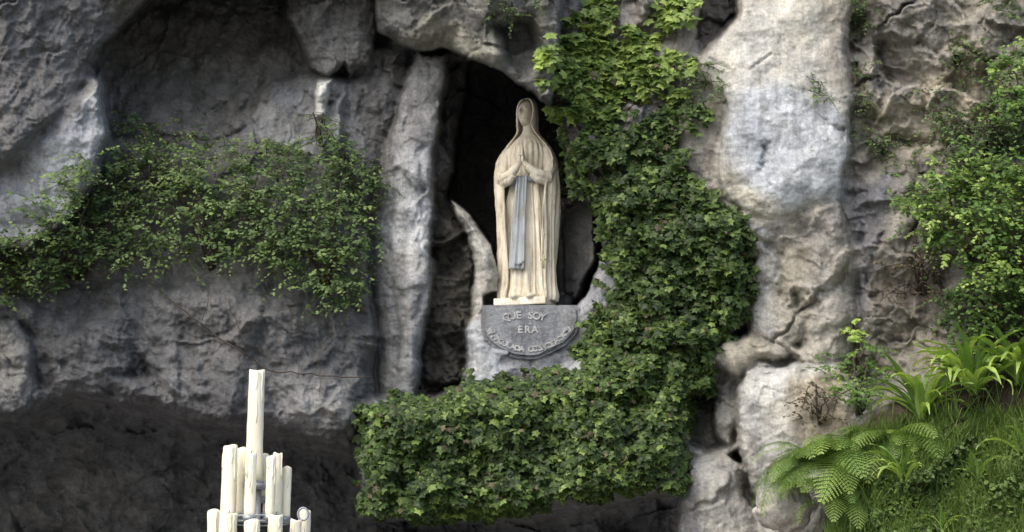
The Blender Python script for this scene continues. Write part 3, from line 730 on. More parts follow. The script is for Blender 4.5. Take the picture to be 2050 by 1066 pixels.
MB().add(tube([(0, 0, 0.03), (0, 0, ztop - .03)], .016, 12)).build('post', M_IRON, stand)
MB().add(lathe([(.02, 0.0), (.36, 0.0), (.36, .025), (.08, .05), (.03, .09)], 40)).build('foot', M_IRON, stand)
def ringv(r, z, w_=.0045, n=48):
    return tube([(r * math.cos(t), r * math.sin(t), z) for t in np.linspace(0, 2 * math.pi, n + 1)], w_, 8, False)
tiers = [(zt, .17), (zt - .48, .30), (zt - .96, .43), (zt - 1.44, .55)]
for z, r in tiers:
    tr = MB().add(ringv(r, z)).add(ringv(r, z - .03, .004)).build('ring', M_IRON, stand)
    for k in range(4):
        a = k * math.pi / 2 + .4
        MB().add(tube([(0, 0, z - .02), (r * math.cos(a), r * math.sin(a), z - .02)], .008, 8)).build('spoke', M_IRON, tr)
MB().add(lathe([(.01, ztop - .035), (.055, ztop - .03), (.065, ztop - .005), (.058, ztop - .005), (.05, ztop - .022), (.01, ztop - .022)], 24)).build('cup', M_IRON, stand)
# clip loop at the ring's right end
MB().add(tube([(.26 + .028 * math.cos(t), -.1, zt + .012 + .034 * math.sin(t)) for t in np.linspace(0, 2 * math.pi, 21)], .006, 8, False)).build('hook', M_IRON, stand)
cr = random.Random(3)
def candle(cx, wd, vtop, vbot, dy, label, group=None):
    y = CY + dy; s = scale_at(1000, y); r = wd * s / 2 * 1.33
    top = at(cx, vtop, y); bot = float(at(cx, vbot, y)[2]); h = float(top[2]) - bot
    base = (float(top[0]), y, bot)
    c = thing('candle', label, 'candle', base, group)
    ph = cr.uniform(0, 6); lean = cr.uniform(-.004, .004)
    def jit(th, z):
        return 0.03 * math.sin(2 * th + ph + 5 * z) + 0.02 * math.sin(5 * th + ph * 2 + 9 * z) + (0.05 * math.sin(3 * th + ph) if z > h * .9 else 0)
    prof = [(r * .96, 0)] + [(r * (1 + .02 * math.sin(i * 2.1 + ph)), h * i / 12) for i in range(1, 12)] + [(r * 1.0, h * .965), (r * .95, h), (r * .7, h - .012), (r * .3, h - .02), (.002, h - .02)]
    v_, f_ = lathe(prof, 22, jit=jit)
    v_ = [(x + lean * z / max(h, .1), y_, z + (0.006 * math.sin(2 * math.atan2(y_, x) + ph) if z > h * .97 else 0)) for x, y_, z in v_]
    wx = mesh_obj('wax', v_, f_, M_WAX, c)
    for k in range(cr.randint(2, 4)):
        a = cr.uniform(-2.6, -.5); L = cr.uniform(.06, .32) * min(1, h / .4); dr = cr.uniform(.003, .0055); rr_ = r * 1.0
        P_ = [(math.cos(a + .06 * math.sin(i * 1.7 + k)) * rr_, math.sin(a + .06 * math.sin(i * 1.7 + k)) * rr_, h - .006 - L * i / 5) for i in range(6)]
        MB().add(tube(P_, [dr * .6, dr * .7, dr * .8, dr * .9, dr * 1.2, dr * .7], 7)).build('wax_run', M_WAX, c)
    MB().add(tube([(0, 0, h - .025), (.001, 0, h + .004), (.005, 0, h + .016)], .0022, 5)).build('wick', M_WICK, c)
    cup = MB().add(lathe([(.004, -.02), (r * 1.15, -.018), (r * 1.25, .012), (r * 1.12, .012), (r * 1.05, -.008), (.004, -.008)], 20)).build('holder', M_IRON, stand)
    cup.location = (base[0] - RX, base[1] - RY, base[2])
    return c
candle(514, 25, 742, 968, 0.0, 'tall thick cream candle at the very top of the stand')
UP = 'slim cream candle on the upper ring of the stand, around the tall one'; GU_ = 'slim candles on the upper ring'
for a, lab in [((462, 22, 893, 1036, -.10), 'thickest and highest candle of the upper ring, with a ragged top'), ((484, 17, 898, 1034, .03), UP), ((453, 13, 908, 1036, .06), UP), ((503, 17, 908, 1037, -.16), UP),
               ((527, 20, 911, 1000, .12), 'short wide candle behind the post, half hidden by the tall candle'), ((543, 15, 914, 1036, -.14), UP), ((557, 14, 908, 1036, -.02), UP), ((536, 11, 918, 1030, .15), UP),
               ((574, 14, 936, 1040, .04), 'candle of the upper ring whose top is a step lower than its neighbours')]:
    candle(*a, lab, GU_ if lab == UP else None)
LO = 'cream candle of the lower ring standing in front of the iron ring'; GL_ = 'candles on the lower ring'
for a, lab in [((431, 21, 1022, 1180, -.02), 'candle of the lower ring standing outside the cluster, away from the hook'), ((458, 27, 1028, 1180, -.2), 'thickest candle of the lower ring'), ((506, 24, 1042, 1180, -.28), LO), ((552, 22, 1031, 1180, -.24), LO),
               ((592, 17, 1041, 1180, -.12), 'lower candle leaning against the one beside the hook'), ((609, 18, 1022, 1180, .02), 'candle of the lower ring directly beside the round hook')]:
    candle(*a, lab, GL_ if lab == LO else None)

# ------------------------------------------------------------------ foliage
def tmpl(kind):
    if kind == 'ivy':
        half = [(0, .06), (.20, -.06), (.44, .04), (.36, .26), (.56, .50), (.28, .60), (.14, .78), (0, 1.0)]
    elif kind == 'oval':
        half = [(0, 0), (.24, .20), (.33, .48), (.20, .80), (0, 1.0)]
    elif kind == 'toothed':
        half = [(0, 0), (.22, .10), (.34, .34), (.26, .42), (.30, .60), (.16, .70), (.12, .84), (0, 1.0)]
    L = half[1:-1]
    mids = [(0, half[0][1]), (0, .35), (0, .65), (0, 1.0)] if len(L) > 3 else [(0, 0), (0, .5), (0, 1.0)]
    V_ = []; F_ = []
    def z(x, y): return -0.30 * abs(x) * 0.8 - 0.16 * y * y
    for x, y in mids: V_.append((x, y, z(x, y)))
    nm = len(mids)
    for s in (-1, 1):
        o = len(V_)
        for x, y in L: V_.append((s * x, y, z(x, y) + 0.05 * math.sin(9 * y)))
        ch = [0] + [o + i for i in range(len(L))] + [nm - 1]
        for i in range(len(ch) - 1):
            ym = (V_[ch[i]][1] + V_[ch[i + 1]][1]) / 2
            c = min(range(nm), key=lambda q_: abs(V_[q_][1] - ym) + (0.0 if q_ not in (ch[i], ch[i + 1]) else 5))
            t = (c, ch[i], ch[i + 1])
            F_.append(t if s > 0 else (t[0], t[2], t[1]))
        ms = list(range(nm))
        # close the gaps between neighbouring fans along the midrib
        prev = None
        for i in range(len(ch) - 1):
            ym = (V_[ch[i]][1] + V_[ch[i + 1]][1]) / 2
            c = min(range(nm), key=lambda q_: abs(V_[q_][1] - ym) + (0.0 if q_ not in (ch[i], ch[i + 1]) else 5))
            if prev is not None and prev != c:
                t = (prev, ch[i], c); F_.append(t if s > 0 else (t[0], t[2], t[1]))
            prev = c
    return np.array(V_, float), np.array(F_, int)
TM = {k: tmpl(k) for k in ('ivy', 'oval', 'toothed')}
def frames(n, nrm, tipdir):
    """orthonormal leaf frames: columns = side, tip, normal"""
    nrm = nrm / np.linalg.norm(nrm, axis=1, keepdims=True)
    t = tipdir - nrm * (tipdir * nrm).sum(1, keepdims=True); t /= np.linalg.norm(t, axis=1, keepdims=True) + 1e-9
    s = np.cross(t, nrm)
    return np.stack([s, t, nrm], -1)
def leaves_mesh(name, kind, pos, R, size, age, mat):
    tv, tf = TM[kind]; n = len(pos)
    v = np.einsum('nij,kj->nki', R, tv) * size[:, None, None] + pos[:, None, :]
    f = tf[None] + (np.arange(n) * len(tv))[:, None, None]
    return fast_mesh(name, v.reshape(-1, 3), f.reshape(-1, 3), mat, {'age': np.repeat(age, len(tv))})
VAR = {}
def leaf_variant(kind, mat, age):
    k = (kind, mat.name, round(age * 5))
    if k not in VAR:
        tv, tf = TM[kind]; VAR[k] = fast_mesh('leaf', tv, tf, mat, {'age': np.full(len(tv), k[2] / 5)})
    return VAR[k]
def sample(poly, n, seed, hole=0.0, hs=45, rag=30):
    r = np.random.default_rng(seed); P = np.array(poly); lo, hi = P.min(0), P.max(0); U_ = []; V_ = []
    got = 0
    while got < n:
        u = r.uniform(lo[0], hi[0], n * 2); v = r.uniform(lo[1], hi[1], n * 2)
        s = poly_sd(u, v, poly) + rag * fbm(u / 34, v / 34, 3, seed)
        k = (s > 0) & (fbm(u / hs, v / hs, 3, seed + 5) > hole - 0.35 * np.clip(s / 60, 0, 1) * (hole > -0.5))
        U_.append(u[k]); V_.append(v[k]); got += int(k.sum())
        if len(U_) > 60: break
    return np.concatenate(U_)[:n], np.concatenate(V_)[:n]
def stems_for(poly, root, n, seed, rad=0.008, back=0.03, wander=60):
    r = np.random.default_rng(seed); mb = MB(); P = np.array(poly); lo, hi = P.min(0), P.max(0)
    for k in range(n):
        u, v = sample(poly, 1, seed * 31 + k); u0, v0 = root
        pts = []; m = 9
        for i in range(m):
            t = i / (m - 1); uu = u0 + (u[0] - u0) * t + wander * math.sin(3 * t + k) * t * (1 - t); vv = v0 + (v[0] - v0) * t + wander * math.cos(2.3 * t + 2 * k) * t * (1 - t)
            pts.append(at(uu, vv, float(depth_at(uu, vv)) - back))
        mb.add(tube(pts, list(np.linspace(rad, rad * .35, m)), 5))
    return mb
def ivy(label, poly, n, size, age0, age1, thick, seed, nparts, hole=-0.1, kind='ivy', mat=None, root=None, group='ivy on the cliff', young_up=0.0, clump=62, name='ivy', up=0.75, cat='ivy'):
    mat = mat or M_IVY
    r = np.random.default_rng(seed)
    u, v = sample(poly, n, seed, hole, rag=46); n = len(u)
    sd = poly_sd(u, v, poly)
    puff = np.clip(0.5 + 0.9 * fbm(u / clump, v / clump, 3, seed + 9), 0, 1.3)                 # cushions of leaves
    edge = sstep(-8, 40, sd)
    lay = r.random(n) ** 0.55                                                               # most leaves near the outer skin
    off = 0.03 + thick * (0.25 + 0.75 * puff) * (0.35 + 0.65 * edge) * lay
    dd = np.minimum.reduce([depth_at(u, v), depth_at(u + 6, v) + .05, depth_at(u, v + 8) + .05])
    pos = at(u, v, dd - off)
    nr = np.stack([r.normal(0, .55, n), -0.85 + r.normal(0, .35, n), up + r.normal(0, .5, n)], -1)
    tip = np.stack([r.normal(0, .55, n), np.full(n, -.25), -1 + r.normal(0, .35, n)], -1)
    R = frames(n, nr, tip)
    sz = size * r.uniform(.4, 1.4, n)
    vv = np.array(poly)[:, 1]; h = 1 - (v - vv.min()) / (vv.max() - vv.min())
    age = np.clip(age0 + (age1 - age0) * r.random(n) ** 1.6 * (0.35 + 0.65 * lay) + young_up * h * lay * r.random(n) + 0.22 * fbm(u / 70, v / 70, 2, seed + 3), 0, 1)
    root = root or (float(np.mean(u)), float(np.max(v)) - 5)
    rp = at(root[0], root[1], float(depth_at(*root)) - .02)
    t = thing(name, label, cat, rp, group)
    front = np.argsort(-(off + sz * 1.5))[:nparts]
    rest = np.ones(n, bool); rest[front] = False
    m = leaves_mesh('foliage', kind, pos[rest] - rp, R[rest], sz[rest], age[rest], mat)
    tag(link('foliage', m, t), kind='stuff')
    if mat is M_IVY:
        dead = r.choice(n, n // 30, replace=False)
        m = leaves_mesh('dry_foliage', kind, pos[dead] - rp + r.normal(0, .02, (len(dead), 3)) + np.array([0, -.02, 0]), R[r.permutation(dead)], sz[dead] * .8, r.random(len(dead)), M_DEAD)
        tag(link('dry_foliage', m, t), kind='stuff')
    for i in front:
        o = bpy.data.objects.new('leaf', leaf_variant(kind, mat, float(age[i]))); COL.objects.link(o); o.parent = t
        M4 = Matrix(R[i].tolist()).to_4x4() @ Matrix.Scale(float(sz[i]), 4); M4.translation = Vector(pos[i] - rp); o.matrix_local = M4
    sb = stems_for(poly, root, 14, seed + 2)
    sb.v = [tuple(np.array(p) - rp) for p in sb.v]
    sb.build('stem', M_STEM, t)
    return t
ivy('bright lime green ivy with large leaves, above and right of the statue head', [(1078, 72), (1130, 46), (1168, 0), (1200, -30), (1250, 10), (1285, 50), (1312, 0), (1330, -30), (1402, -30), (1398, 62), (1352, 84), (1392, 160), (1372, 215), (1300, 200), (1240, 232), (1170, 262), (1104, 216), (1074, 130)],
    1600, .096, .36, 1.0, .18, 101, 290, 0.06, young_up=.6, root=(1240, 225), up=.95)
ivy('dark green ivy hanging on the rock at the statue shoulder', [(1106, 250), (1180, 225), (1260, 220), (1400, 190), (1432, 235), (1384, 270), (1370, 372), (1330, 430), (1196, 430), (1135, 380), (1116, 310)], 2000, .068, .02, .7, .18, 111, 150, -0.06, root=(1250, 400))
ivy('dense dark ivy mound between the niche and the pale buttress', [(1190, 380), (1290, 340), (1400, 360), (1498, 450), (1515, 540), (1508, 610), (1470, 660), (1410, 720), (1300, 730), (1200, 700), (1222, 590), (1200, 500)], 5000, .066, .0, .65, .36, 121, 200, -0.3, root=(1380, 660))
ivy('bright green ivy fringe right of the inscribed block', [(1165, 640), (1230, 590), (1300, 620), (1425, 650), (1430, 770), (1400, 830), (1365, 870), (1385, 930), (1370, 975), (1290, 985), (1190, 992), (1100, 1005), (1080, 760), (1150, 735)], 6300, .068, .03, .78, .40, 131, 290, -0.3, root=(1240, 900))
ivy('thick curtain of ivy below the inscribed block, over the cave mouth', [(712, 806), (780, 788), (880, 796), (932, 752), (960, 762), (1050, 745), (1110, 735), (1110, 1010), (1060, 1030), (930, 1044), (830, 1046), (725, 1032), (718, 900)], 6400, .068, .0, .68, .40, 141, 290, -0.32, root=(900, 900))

def spray(label, poly, n, size, age0, age1, seed, reach, root, kind='oval', mat=None, name='shrub', per=9, hole=0.0, group='shrubs on the cliff', droop=.35, cat='shrub', stem_r=.013, nbranch=16, tw=.30, dbase=None):
    """loose shrub: twigs with alternating leaves, fanned out from branches on the rock"""
    mat = mat or M_SHRUB; r = np.random.default_rng(seed)
    u, v = sample(poly, n, seed, hole, 60); n = len(u)
    d0 = (depth_at(u, v) if dbase is None else np.minimum(depth_at(u, v), dbase)) - r.random(n) ** .8 * reach - .03
    st = at(u, v, d0)
    dirn = np.stack([r.normal(0, .75, n), -0.35 + r.normal(0, .35, n), r.normal(.25, .55, n)], -1); dirn /= np.linalg.norm(dirn, axis=1, keepdims=True)
    ln = tw * r.uniform(.5, 1.2, n)
    P = []; A = []; SZ = []; NR = []; TP = []
    tb = MB()
    base_age = np.clip(age0 + (age1 - age0) * r.random(n) ** 1.5 + .2 * fbm(u / 60, v / 60, 2, seed), 0, 1)
    for k in range(per):
        t = (k + .6) / per
        p = st + dirn * (ln * t)[:, None]; p[:, 2] -= droop * ln * t * t
        side = (1 if k % 2 else -1)
        sv = np.cross(dirn, np.array([0, 0, 1.0])) * side
        P.append(p); SZ.append(size * r.uniform(.6, 1.2, n) * (1.1 - .4 * t)); A.append(np.clip(base_age + .25 * (t - .4), 0, 1))
        NR.append(np.stack([r.normal(0, .4, n), -.6 + r.normal(0, .3, n), .8 + r.normal(0, .3, n)], -1))
        TP.append(sv * .8 + dirn * .5 + r.normal(0, .25, (n, 3)) - np.array([0, 0, .3]))
    P = np.concatenate(P); R = frames(len(P), np.concatenate(NR), np.concatenate(TP))
    rp = at(root[0], root[1], float(depth_at(*root)) - .02)
    t = thing(name, label, cat, rp, group)
    tag(link('foliage', leaves_mesh('foliage', kind, P - rp, R, np.concatenate(SZ), np.concatenate(A), mat), t), kind='stuff')
    # twigs
    tv = []; tf = []
    for i in range(0, n, 2):
        a = st[i]; b_ = st[i] + dirn[i] * ln[i] * .5 - np.array([0, 0, droop * ln[i] * .25]); c = st[i] + dirn[i] * ln[i] - np.array([0, 0, droop * ln[i]])
        vv_, ff_ = tube([a, b_, c], [.004, .003, .0015], 3, False); o = len(tv); tv += vv_; tf += [tuple(q_ + o for q_ in f) for f in ff_]
    tw_ = mesh_obj('twig', np.array(tv) - rp, tf, M_STEM, t); tag(tw_, kind='stuff')
    bb = MB(); far = r.choice(n, nbranch, replace=False)
    for k, i in enumerate(far):
        e = st[i]; mid = (rp + e) / 2 + np.array([0, -reach * .4, .12]) + r.normal(0, .05, 3)
        q1 = (rp * .75 + mid * .25) + r.normal(0, .03, 3); q2 = (mid + e) / 2 + r.normal(0, .05, 3)
        v_, f_ = tube([rp, q1, mid, q2, e], [stem_r, stem_r * .8, stem_r * .6, stem_r * .4, .003], 6)
        mesh_obj('branch', np.array(v_) - rp, f_, M_STEM, t)
    return t
G_S = 'loose shrubs on the left ledge'
spray('loose leafy shrub spilling over the ledge below the pale rock at the left', [(-60, 470), (60, 430), (110, 340), (180, 310), (270, 330), (330, 400), (330, 510), (230, 560), (100, 580), (20, 610), (-60, 620)], 470, .055, .12, .9, 201, .42, (150, 560), hole=-0.03, group=G_S)
spray('small leafy shrub climbing into the dark recess above the ledge', [(215, 330), (225, 260), (270, 220), (330, 240), (400, 270), (420, 330), (380, 400), (290, 400)], 120, .055, .15, .9, 206, .3, (320, 390), hole=0.0, group=G_S)
spray('straggling leafy shrub in the middle of the rock ledge', [(320, 330), (420, 280), (540, 300), (560, 430), (540, 545), (440, 520), (380, 560), (300, 520)], 280, .055, .12, .95, 211, .42, (420, 540), hole=0.05, group=G_S)
spray('dense leafy shrub beside the smooth rock column', [(520, 300), (620, 265), (720, 290), (765, 310), (760, 430), (735, 540), (740, 600), (660, 620), (600, 570), (540, 540)], 480, .055, .05, .85, 221, .45, (650, 590), hole=-0.1, group=G_S)
spray('sparse weeds at the foot of the pale streak beside the column', [(625, 240), (660, 230), (668, 290), (620, 300)], 26, .035, .2, .7, 226, .15, (645, 292), hole=-1, group=G_S, nbranch=4)
# hanging bare vine on the lower left rock
def vine(label, lines, group=None, rad=.009, name='bare_vine'):
    first = lines[0][0]; rp = at(*first, float(depth_at(*first)) - .03)
    t = thing(name, label, 'vine', rp, group)
    r = np.random.default_rng(len(lines))
    for li, L in enumerate(lines):
        pts = []
        for (a, b_) in zip(L[:-1], L[1:]):
            for k in np.linspace(0, 1, 7, endpoint=False):
                u = a[0] + (b_[0] - a[0]) * k + r.normal(0, 1.6); v = a[1] + (b_[1] - a[1]) * k + r.normal(0, 1.6); pts.append((u, v))
        pts.append(L[-1])
        dd = np.array([float(depth_at(*p)) for p in pts]); dd = np.minimum(dd, np.median(dd) + .05)
        P = [at(p[0], p[1], d - .06) - rp for p, d in zip(pts, dd)]
        rr = rad if li == 0 else rad * .5
        MB().add(tube(P, list(np.linspace(rr, rr * .5, len(P))), 6)).build('stem', M_STEM, t)
    return t
vine('thin dark leafless vine slanting down the rock below the left shrubs', [[(285, 545), (330, 590), (430, 672), (540, 742), (640, 752), (745, 756)], [(600, 640), (606, 690), (598, 748)], [(575, 610), (600, 650), (604, 690)], [(420, 560), (412, 620), (400, 655)], [(455, 600), (490, 690), (485, 720)], [(638, 700), (640, 790)]])

# right-hand shrubs
spray('dense bright green bush growing on the right rock wall', [(1800, 400), (1850, 350), (1930, 305), (2010, 330), (2100, 300), (2180, 360), (2170, 600), (2000, 590), (1930, 560), (1890, 520), (1830, 450)], 800, .058, .15, .9, 301, .55, (2000, 570), 'toothed', hole=-0.25, group='bushes on the right rock wall', mat=M_FERN)
spray('small green bush above the dense one on the right rock wall', [(1960, 150), (2010, 105), (2100, 90), (2100, 290), (2030, 270), (1975, 240), (1990, 190)], 190, .055, .1, .75, 306, .4, (2060, 280), 'toothed', hole=-0.15, group='bushes on the right rock wall', mat=M_FERN)
spray('dark straggling creeper between the two bushes on the right wall', [(1890, 250), (1960, 235), (2060, 270), (2060, 320), (1960, 310), (1900, 330), (1880, 290)], 130, .045, .0, .45, 311, .25, (1980, 310), 'oval', hole=-0.1, group='bushes on the right rock wall')
spray('brown withered creeper on the stained rock below the dense bush', [(1760, 560), (1800, 520), (1860, 480), (1900, 520), (1890, 590), (1830, 600), (1790, 640)], 40, .042, .0, .8, 316, .12, (1850, 590), 'oval', mat=M_DEAD, name='dry_creeper', hole=0.0, group='withered creepers', cat='creeper')
spray('brown withered tuft on the pale boulder', [(1590, 770), (1640, 745), (1680, 780), (1670, 850), (1610, 850)], 22, .04, .0, .8, 317, .12, (1640, 850), 'oval', mat=M_DEAD, name='dry_creeper', hole=-.3, group='withered creepers', cat='creeper', nbranch=5)
spray('dark shrub below the dense bush, above the strap ferns', [(1880, 590), (1960, 570), (2080, 590), (2080, 660), (1960, 690), (1890, 660)], 170, .05, .0, .4, 319, .35, (1990, 660), 'toothed', hole=-.3, group='bushes on the right rock wall', mat=M_FERN)
for i, (lab, poly, n, sz) in enumerate([
    ('little green tuft in the crack of the pale buttress', [(1615, 160), (1640, 165), (1660, 205), (1640, 210)], 14, .035),
    ('green weeds at the top edge of the pale buttress', [(1700, -20), (1750, -20), (1740, 60), (1712, 70)], 40, .04),
    ('green weeds hanging down the seam right of the pale buttress', [(1700, 130), (1740, 120), (1740, 290), (1705, 290)], 46, .035),
    ('green weeds around the dark hole in the right rock wall', [(1840, 180), (1900, 170), (1930, 230), (1850, 250)], 40, .04),
    ('weeds between the tan blocks of the right wall', [(1880, 80), (1960, 60), (1990, 150), (1920, 180), (1880, 140)], 50, .04),
    ('mossy weeds below the dark hole in the right wall', [(1720, 280), (1800, 260), (1860, 300), (1780, 340)], 46, .04),
    ('weeds on the broken rocks at the top of the right wall', [(1960, -20), (2060, -20), (2060, 40), (1980, 30)], 26, .04),
    ('pale weeds on the tan rock between ivy and buttress', [(1380, 110), (1440, 120), (1450, 210), (1400, 220)], 60, .035),
    ('mossy weeds on the rock lip above the niche', [(950, -20), (1080, -20), (1070, 40), (1000, 50)], 46, .035)]):
    c = np.mean(np.array(poly), 0)
    spray(lab, poly, n, sz, .05, .75, 330 + i, .10, (float(c[0]), float(c[1])), 'oval', name='weed_tuft', hole=-1, group='small weeds on the cliff', cat='weed', nbranch=3, tw=.14, per=7, stem_r=.005)
# upright young plant with a lime top
spray('pale young plant with a lime green leafy top, beside the strap ferns', [(1650, 720), (1690, 690), (1760, 700), (1775, 770), (1740, 830), (1670, 800)], 70, .05, .15, .6, 341, .35, (1715, 830), 'toothed', name='young_plant', hole=-1, group=None, cat='plant', mat=M_FERN, tw=.22, nbranch=6)
spray('lime green shoot standing at the top of the young plant', [(1690, 650), (1712, 640), (1730, 670), (1705, 690)], 9, .07, .85, 1.0, 346, .3, (1712, 740), 'toothed', name='leafy_shoot', hole=-1, group=None, cat='plant', mat=M_FERN, tw=.12, nbranch=3, per=6)

# strap-leaved ferns: every frond is a part
def strap_mesh(seed, L=.5, w_=.022, arch=.75):
    r = np.random.default_rng(seed); n = 14; vs = []; fs = []
    for i in range(n + 1):
        t = i / n; ang = math.radians(78) - arch * 2.0 * t ** 1.5
        if i == 0: y = z = 0.0
        else: y += L / n * math.cos(ang); z += L / n * math.sin(ang)
        hw = w_ * (min(1, t / .18) ** .7) * (1 - max(0, (t - .55) / .45) ** 1.8) + .0015
        wv = .006 * math.sin(t * 26 + seed)
        for k, s in enumerate((-1, -.45, 0, .45, 1)):
            vs.append((s * hw, y - abs(s) * .004, z + (abs(s) - .4) * hw * .55 + (wv if abs(s) == 1 else 0) * (1 if s > 0 else -1)))
    for i in range(n):
        for k in range(4): a = i * 5 + k; fs.append((a, a + 1, a + 6, a + 5))
    return np.array(vs), np.array(fs)
STRAP = [fast_mesh('frond', *strap_mesh(k, .52, .019 + .003 * (k % 3), .5 + .16 * (k % 5)), M_FERN, {'age': np.full(75, .38 + .15 * (k % 5))}, True) for k in range(10)]
def strap_fern(label, u, v, n, size, seed, dep=None):
    r = random.Random(seed); d = float(depth_at(u, v)) - .08 if dep is None else dep
    p = at(u, v, d); t = thing('strap_fern', label, 'fern', p, 'strap-leaved ferns on the bank')
    for k in range(n):
        o = bpy.data.objects.new('frond', STRAP[r.randrange(10)]); COL.objects.link(o); o.parent = t
        a = math.pi + (k / n - .5) * 2 * math.pi * .8 + r.uniform(-.3, .3)
        o.rotation_euler = (r.uniform(-.5, .2), r.uniform(-.3, .3), a); s = size * r.uniform(.65, 1.15); o.scale = (s, s, s)
        o.location = (r.uniform(-.03, .03), r.uniform(-.03, .03), -.01)
    return t
strap_fern('large strap-leaved fern with glossy light fronds beside the young plant', 1845, 840, 34, 1.2, 1)
strap_fern('strap-leaved fern with arching fronds below the dark shrub', 1950, 790, 40, 1.35, 2)
strap_fern('strap-leaved fern at the upper edge of the bank against the bush', 2040, 770, 36, 1.35, 3)
strap_fern('small strap-leaved fern on the rock edge over the bank', 1905, 745, 14, .85, 7)
strap_fern('strap-leaved fern growing in the grass behind the feathery fern', 1810, 965, 16, .9, 4)
strap_fern('few-leaved strap fern alone in the grass of the bank', 1960, 960, 8, .7, 5)
strap_fern('strap fern at the outer edge of the grassy bank', 2050, 915, 10, .9, 6)
strap_fern('low strap fern near the foot of the grassy bank', 1885, 1060, 8, .6, 8)

# feathery fern
def frond_mesh(seed, L=.8):
    r = np.random.default_rng(seed); vs = []; fs = []; ag = []
    def quad(p, d, nrm, ln, wd, a):
        s = np.cross(d, nrm); s /= np.linalg.norm(s) + 1e-9; o = len(vs)
        vs.extend([p - s * wd * .35, p + s * wd * .35, p + d * ln * .55 + s * wd * .5, p + d * ln, p + d * ln * .55 - s * wd * .5]); ag.extend([a] * 5)
        fs.extend([(o, o + 1, o + 2), (o, o + 2, o + 4), (o + 4, o + 2, o + 3)])
    n = 21; p = np.zeros(3)
    for i in range(n):
        t = i / n; ang = math.radians(58) - 2.0 * t ** 1.2; d = np.array([0, math.cos(ang), math.sin(ang)]); nrm = np.array([0, -math.sin(ang), math.cos(ang)])
        if i: p = p + d * L / n
        quad(p, d, nrm, L / n * 1.1, .006, .2)
        pl = L * .21 * math.sin(math.pi * min(1, .16 + t * .86)) ** .8 + .012
        if t < .08: continue
        for s in (-1, 1):
            pd = np.array([s, 0, 0]) * .9 + d * .5 - nrm * .18; pd /= np.linalg.norm(pd); m = max(3, int(pl / .0125))
            for k in range(m):
                q = p + pd * pl * (k + .3) / m - np.array([0, 0, .10]) * pl * (k / m) ** 2; ql = .0145 * (1 - k / m * .7) + .004
                for s2 in (-1, 1):
                    dd_ = d * s2 * .8 + pd * .55; dd_ /= np.linalg.norm(dd_); quad(q, dd_, nrm + r.normal(0, .15, 3), ql, .009, .45 + .5 * t + r.normal(0, .08))
    return np.array(vs), np.array(fs), np.clip(np.array(ag), 0, 1)
FR = []
for k in range(4):
    v_, f_, a_ = frond_mesh(k); a_ = np.clip(a_ - (0, .12, .25, .38)[k], 0, 1); FR.append(fast_mesh('frond', v_, f_, M_FERN, {'age': a_}))
def feather_fern(label, u, v, n, size, seed, a0, a1, dep):
    r = random.Random(seed); p = at(u, v, dep); t = thing('feathery_fern', label, 'fern', p, 'feathery ferns on the bank')
    for k in range(n):
        o = bpy.data.objects.new('frond', FR[r.randrange(4)]); COL.objects.link(o); o.parent = t
        a = a0 + (a1 - a0) * (k + .5) / n + r.uniform(-.15, .15)
        o.rotation_euler = (r.uniform(-.7, .25), r.uniform(-.45, .45), a); s = size * r.uniform(.55, 1.2); o.scale = (s, s, s)
    return t
# frond grows along its local +y: angle pi/2 points to the left of the picture, pi to the camera
feather_fern('large feathery lime green fern reaching out over the pale boulders', 1668, 940, 44, .95, 11, .6, 3.4, -1.35)
feather_fern('darker feathery fern behind the lime green one', 1790, 900, 30, .85, 12, .5, 3.9, -1.15)
feather_fern('pale feathery fern drooping over the edge of the pale boulder', 1625, 930, 18, .7, 14, .8, 2.6, -1.25)
feather_fern('low feathery fern hanging down at the edge of the bank', 1680, 1010, 12, .8, 13, .9, 3.4, -1.4)

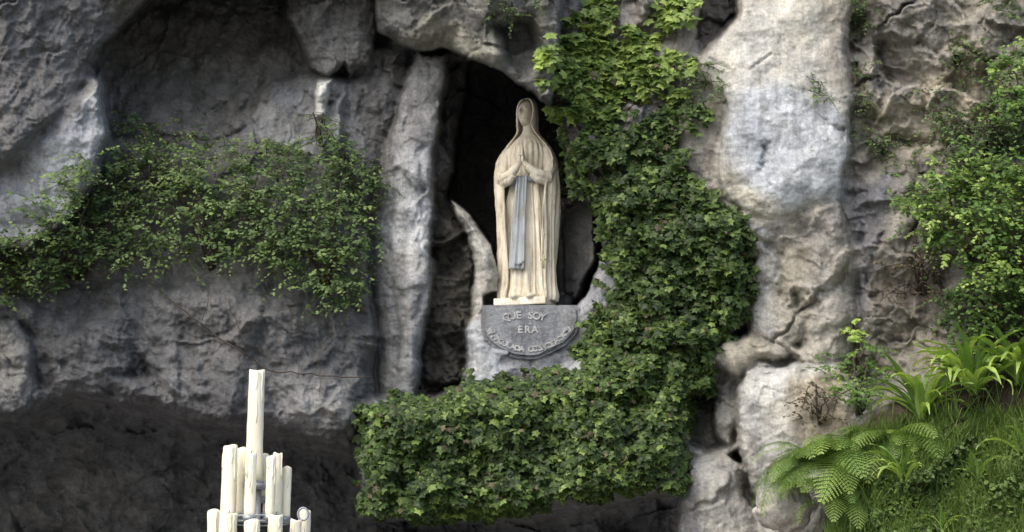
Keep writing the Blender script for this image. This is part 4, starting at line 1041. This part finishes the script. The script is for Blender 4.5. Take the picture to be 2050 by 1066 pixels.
# grass and herbs on the bank
def grass(label, poly, n, seed, hmin, hmax):
    r = np.random.default_rng(seed); u, v = sample(poly, n, seed, -.2, 70); n = len(u)
    p = at(u, v, depth_at(u, v) - .01); h = r.uniform(hmin, hmax, n) * (.6 + .6 * np.clip(fbm(u / 50, v / 50, 2, seed) + .5, 0, 1)); wd = r.uniform(.003, .006, n)
    a = r.uniform(0, 2 * np.pi, n); b_ = r.uniform(.2, .9, n); sx = np.cos(a) * wd; sy = np.sin(a) * wd
    lean = np.stack([r.normal(0, .35, n), -.25 - r.random(n) * .5, np.ones(n)], -1)
    tip = p + lean * h[:, None]; tip[:, 2] -= h * b_ * .5; mid = p + lean * h[:, None] * .55; side = np.stack([sx, sy, np.zeros(n)], -1)
    vs = np.stack([p - side, p + side, mid + side * .8, mid - side * .8, tip], 1).reshape(-1, 3)
    f = np.array([(0, 1, 2), (0, 2, 3), (3, 2, 4)])[None] + (np.arange(n) * 5)[:, None, None]
    age = np.clip(.1 + .7 * r.random(n) ** 1.4 + .3 * fbm(u / 40, v / 40, 2, seed + 1), 0, 1)
    return tag(link('grass', fast_mesh('grass', vs, f.reshape(-1, 3), M_GRASS, {'age': np.repeat(age, 5)})), label, 'grass', kind='stuff')
grass('short green grass and moss covering the bank at the lower right', [(1690, 880), (1780, 850), (1900, 840), (2300, 800), (2300, 1130), (1650, 1130), (1660, 1000)], 34000, 401, .04, .16)
grass('long pale blades of grass rising out of the bank', [(1720, 860), (1820, 830), (1960, 800), (2300, 740), (2300, 1130), (1680, 1130)], 1500, 405, .16, .42)
ivy('low leafy ground cover on the grassy bank', [(1760, 880), (1900, 850), (2300, 810), (2300, 1130), (1690, 1130), (1700, 980)], 7000, .045, .05, .75, .09, 411, 0, 0.0, 'oval', M_GRASS, (1950, 1060), None, name='ground_cover', cat='ground cover', up=1.1)

# loose stones
def stone(label, u, v, ru, rv, dep, seed, col):
    s = scale_at(v, dep); p = at(u, v, dep); r = random.Random(seed)
    bm = bmesh.new(); bmesh.ops.create_icosphere(bm, subdivisions=5, radius=1)
    co = np.array([q.co[:] for q in bm.verts]); 
    nz = fbm(co[:, 0] * 1.1 + co[:, 2] * .4 + seed, co[:, 1] * 1.1 - co[:, 2] * .8, 5, seed, .55)
    fl, _ = facets(co[:, 0] * 1.4 + 7 + co[:, 1] * .5, co[:, 2] * 1.4 + 9, seed, .12)
    for q, k, f in zip(bm.verts, nz, fl):
        c = q.co * (1 + .22 * k + f); q.co = Vector((c.x * ru * s, c.y * min(ru, rv) * s * .9, c.z * rv * s))
    me = bpy.data.meshes.new('boulder'); bm.to_mesh(me); bm.free(); me.polygons.foreach_set('use_smooth', [True] * len(me.polygons))
    me.materials.append(rock_material('boulder_stone', False, col))
    return tag(link('boulder', me, None, p), label, 'boulder', 'loose boulders at the buttress foot')
stone('pale boulder under the feathery fern', 1568, 1015, 58, 50, -.95, 8, (0.5, 0.48, 0.44))
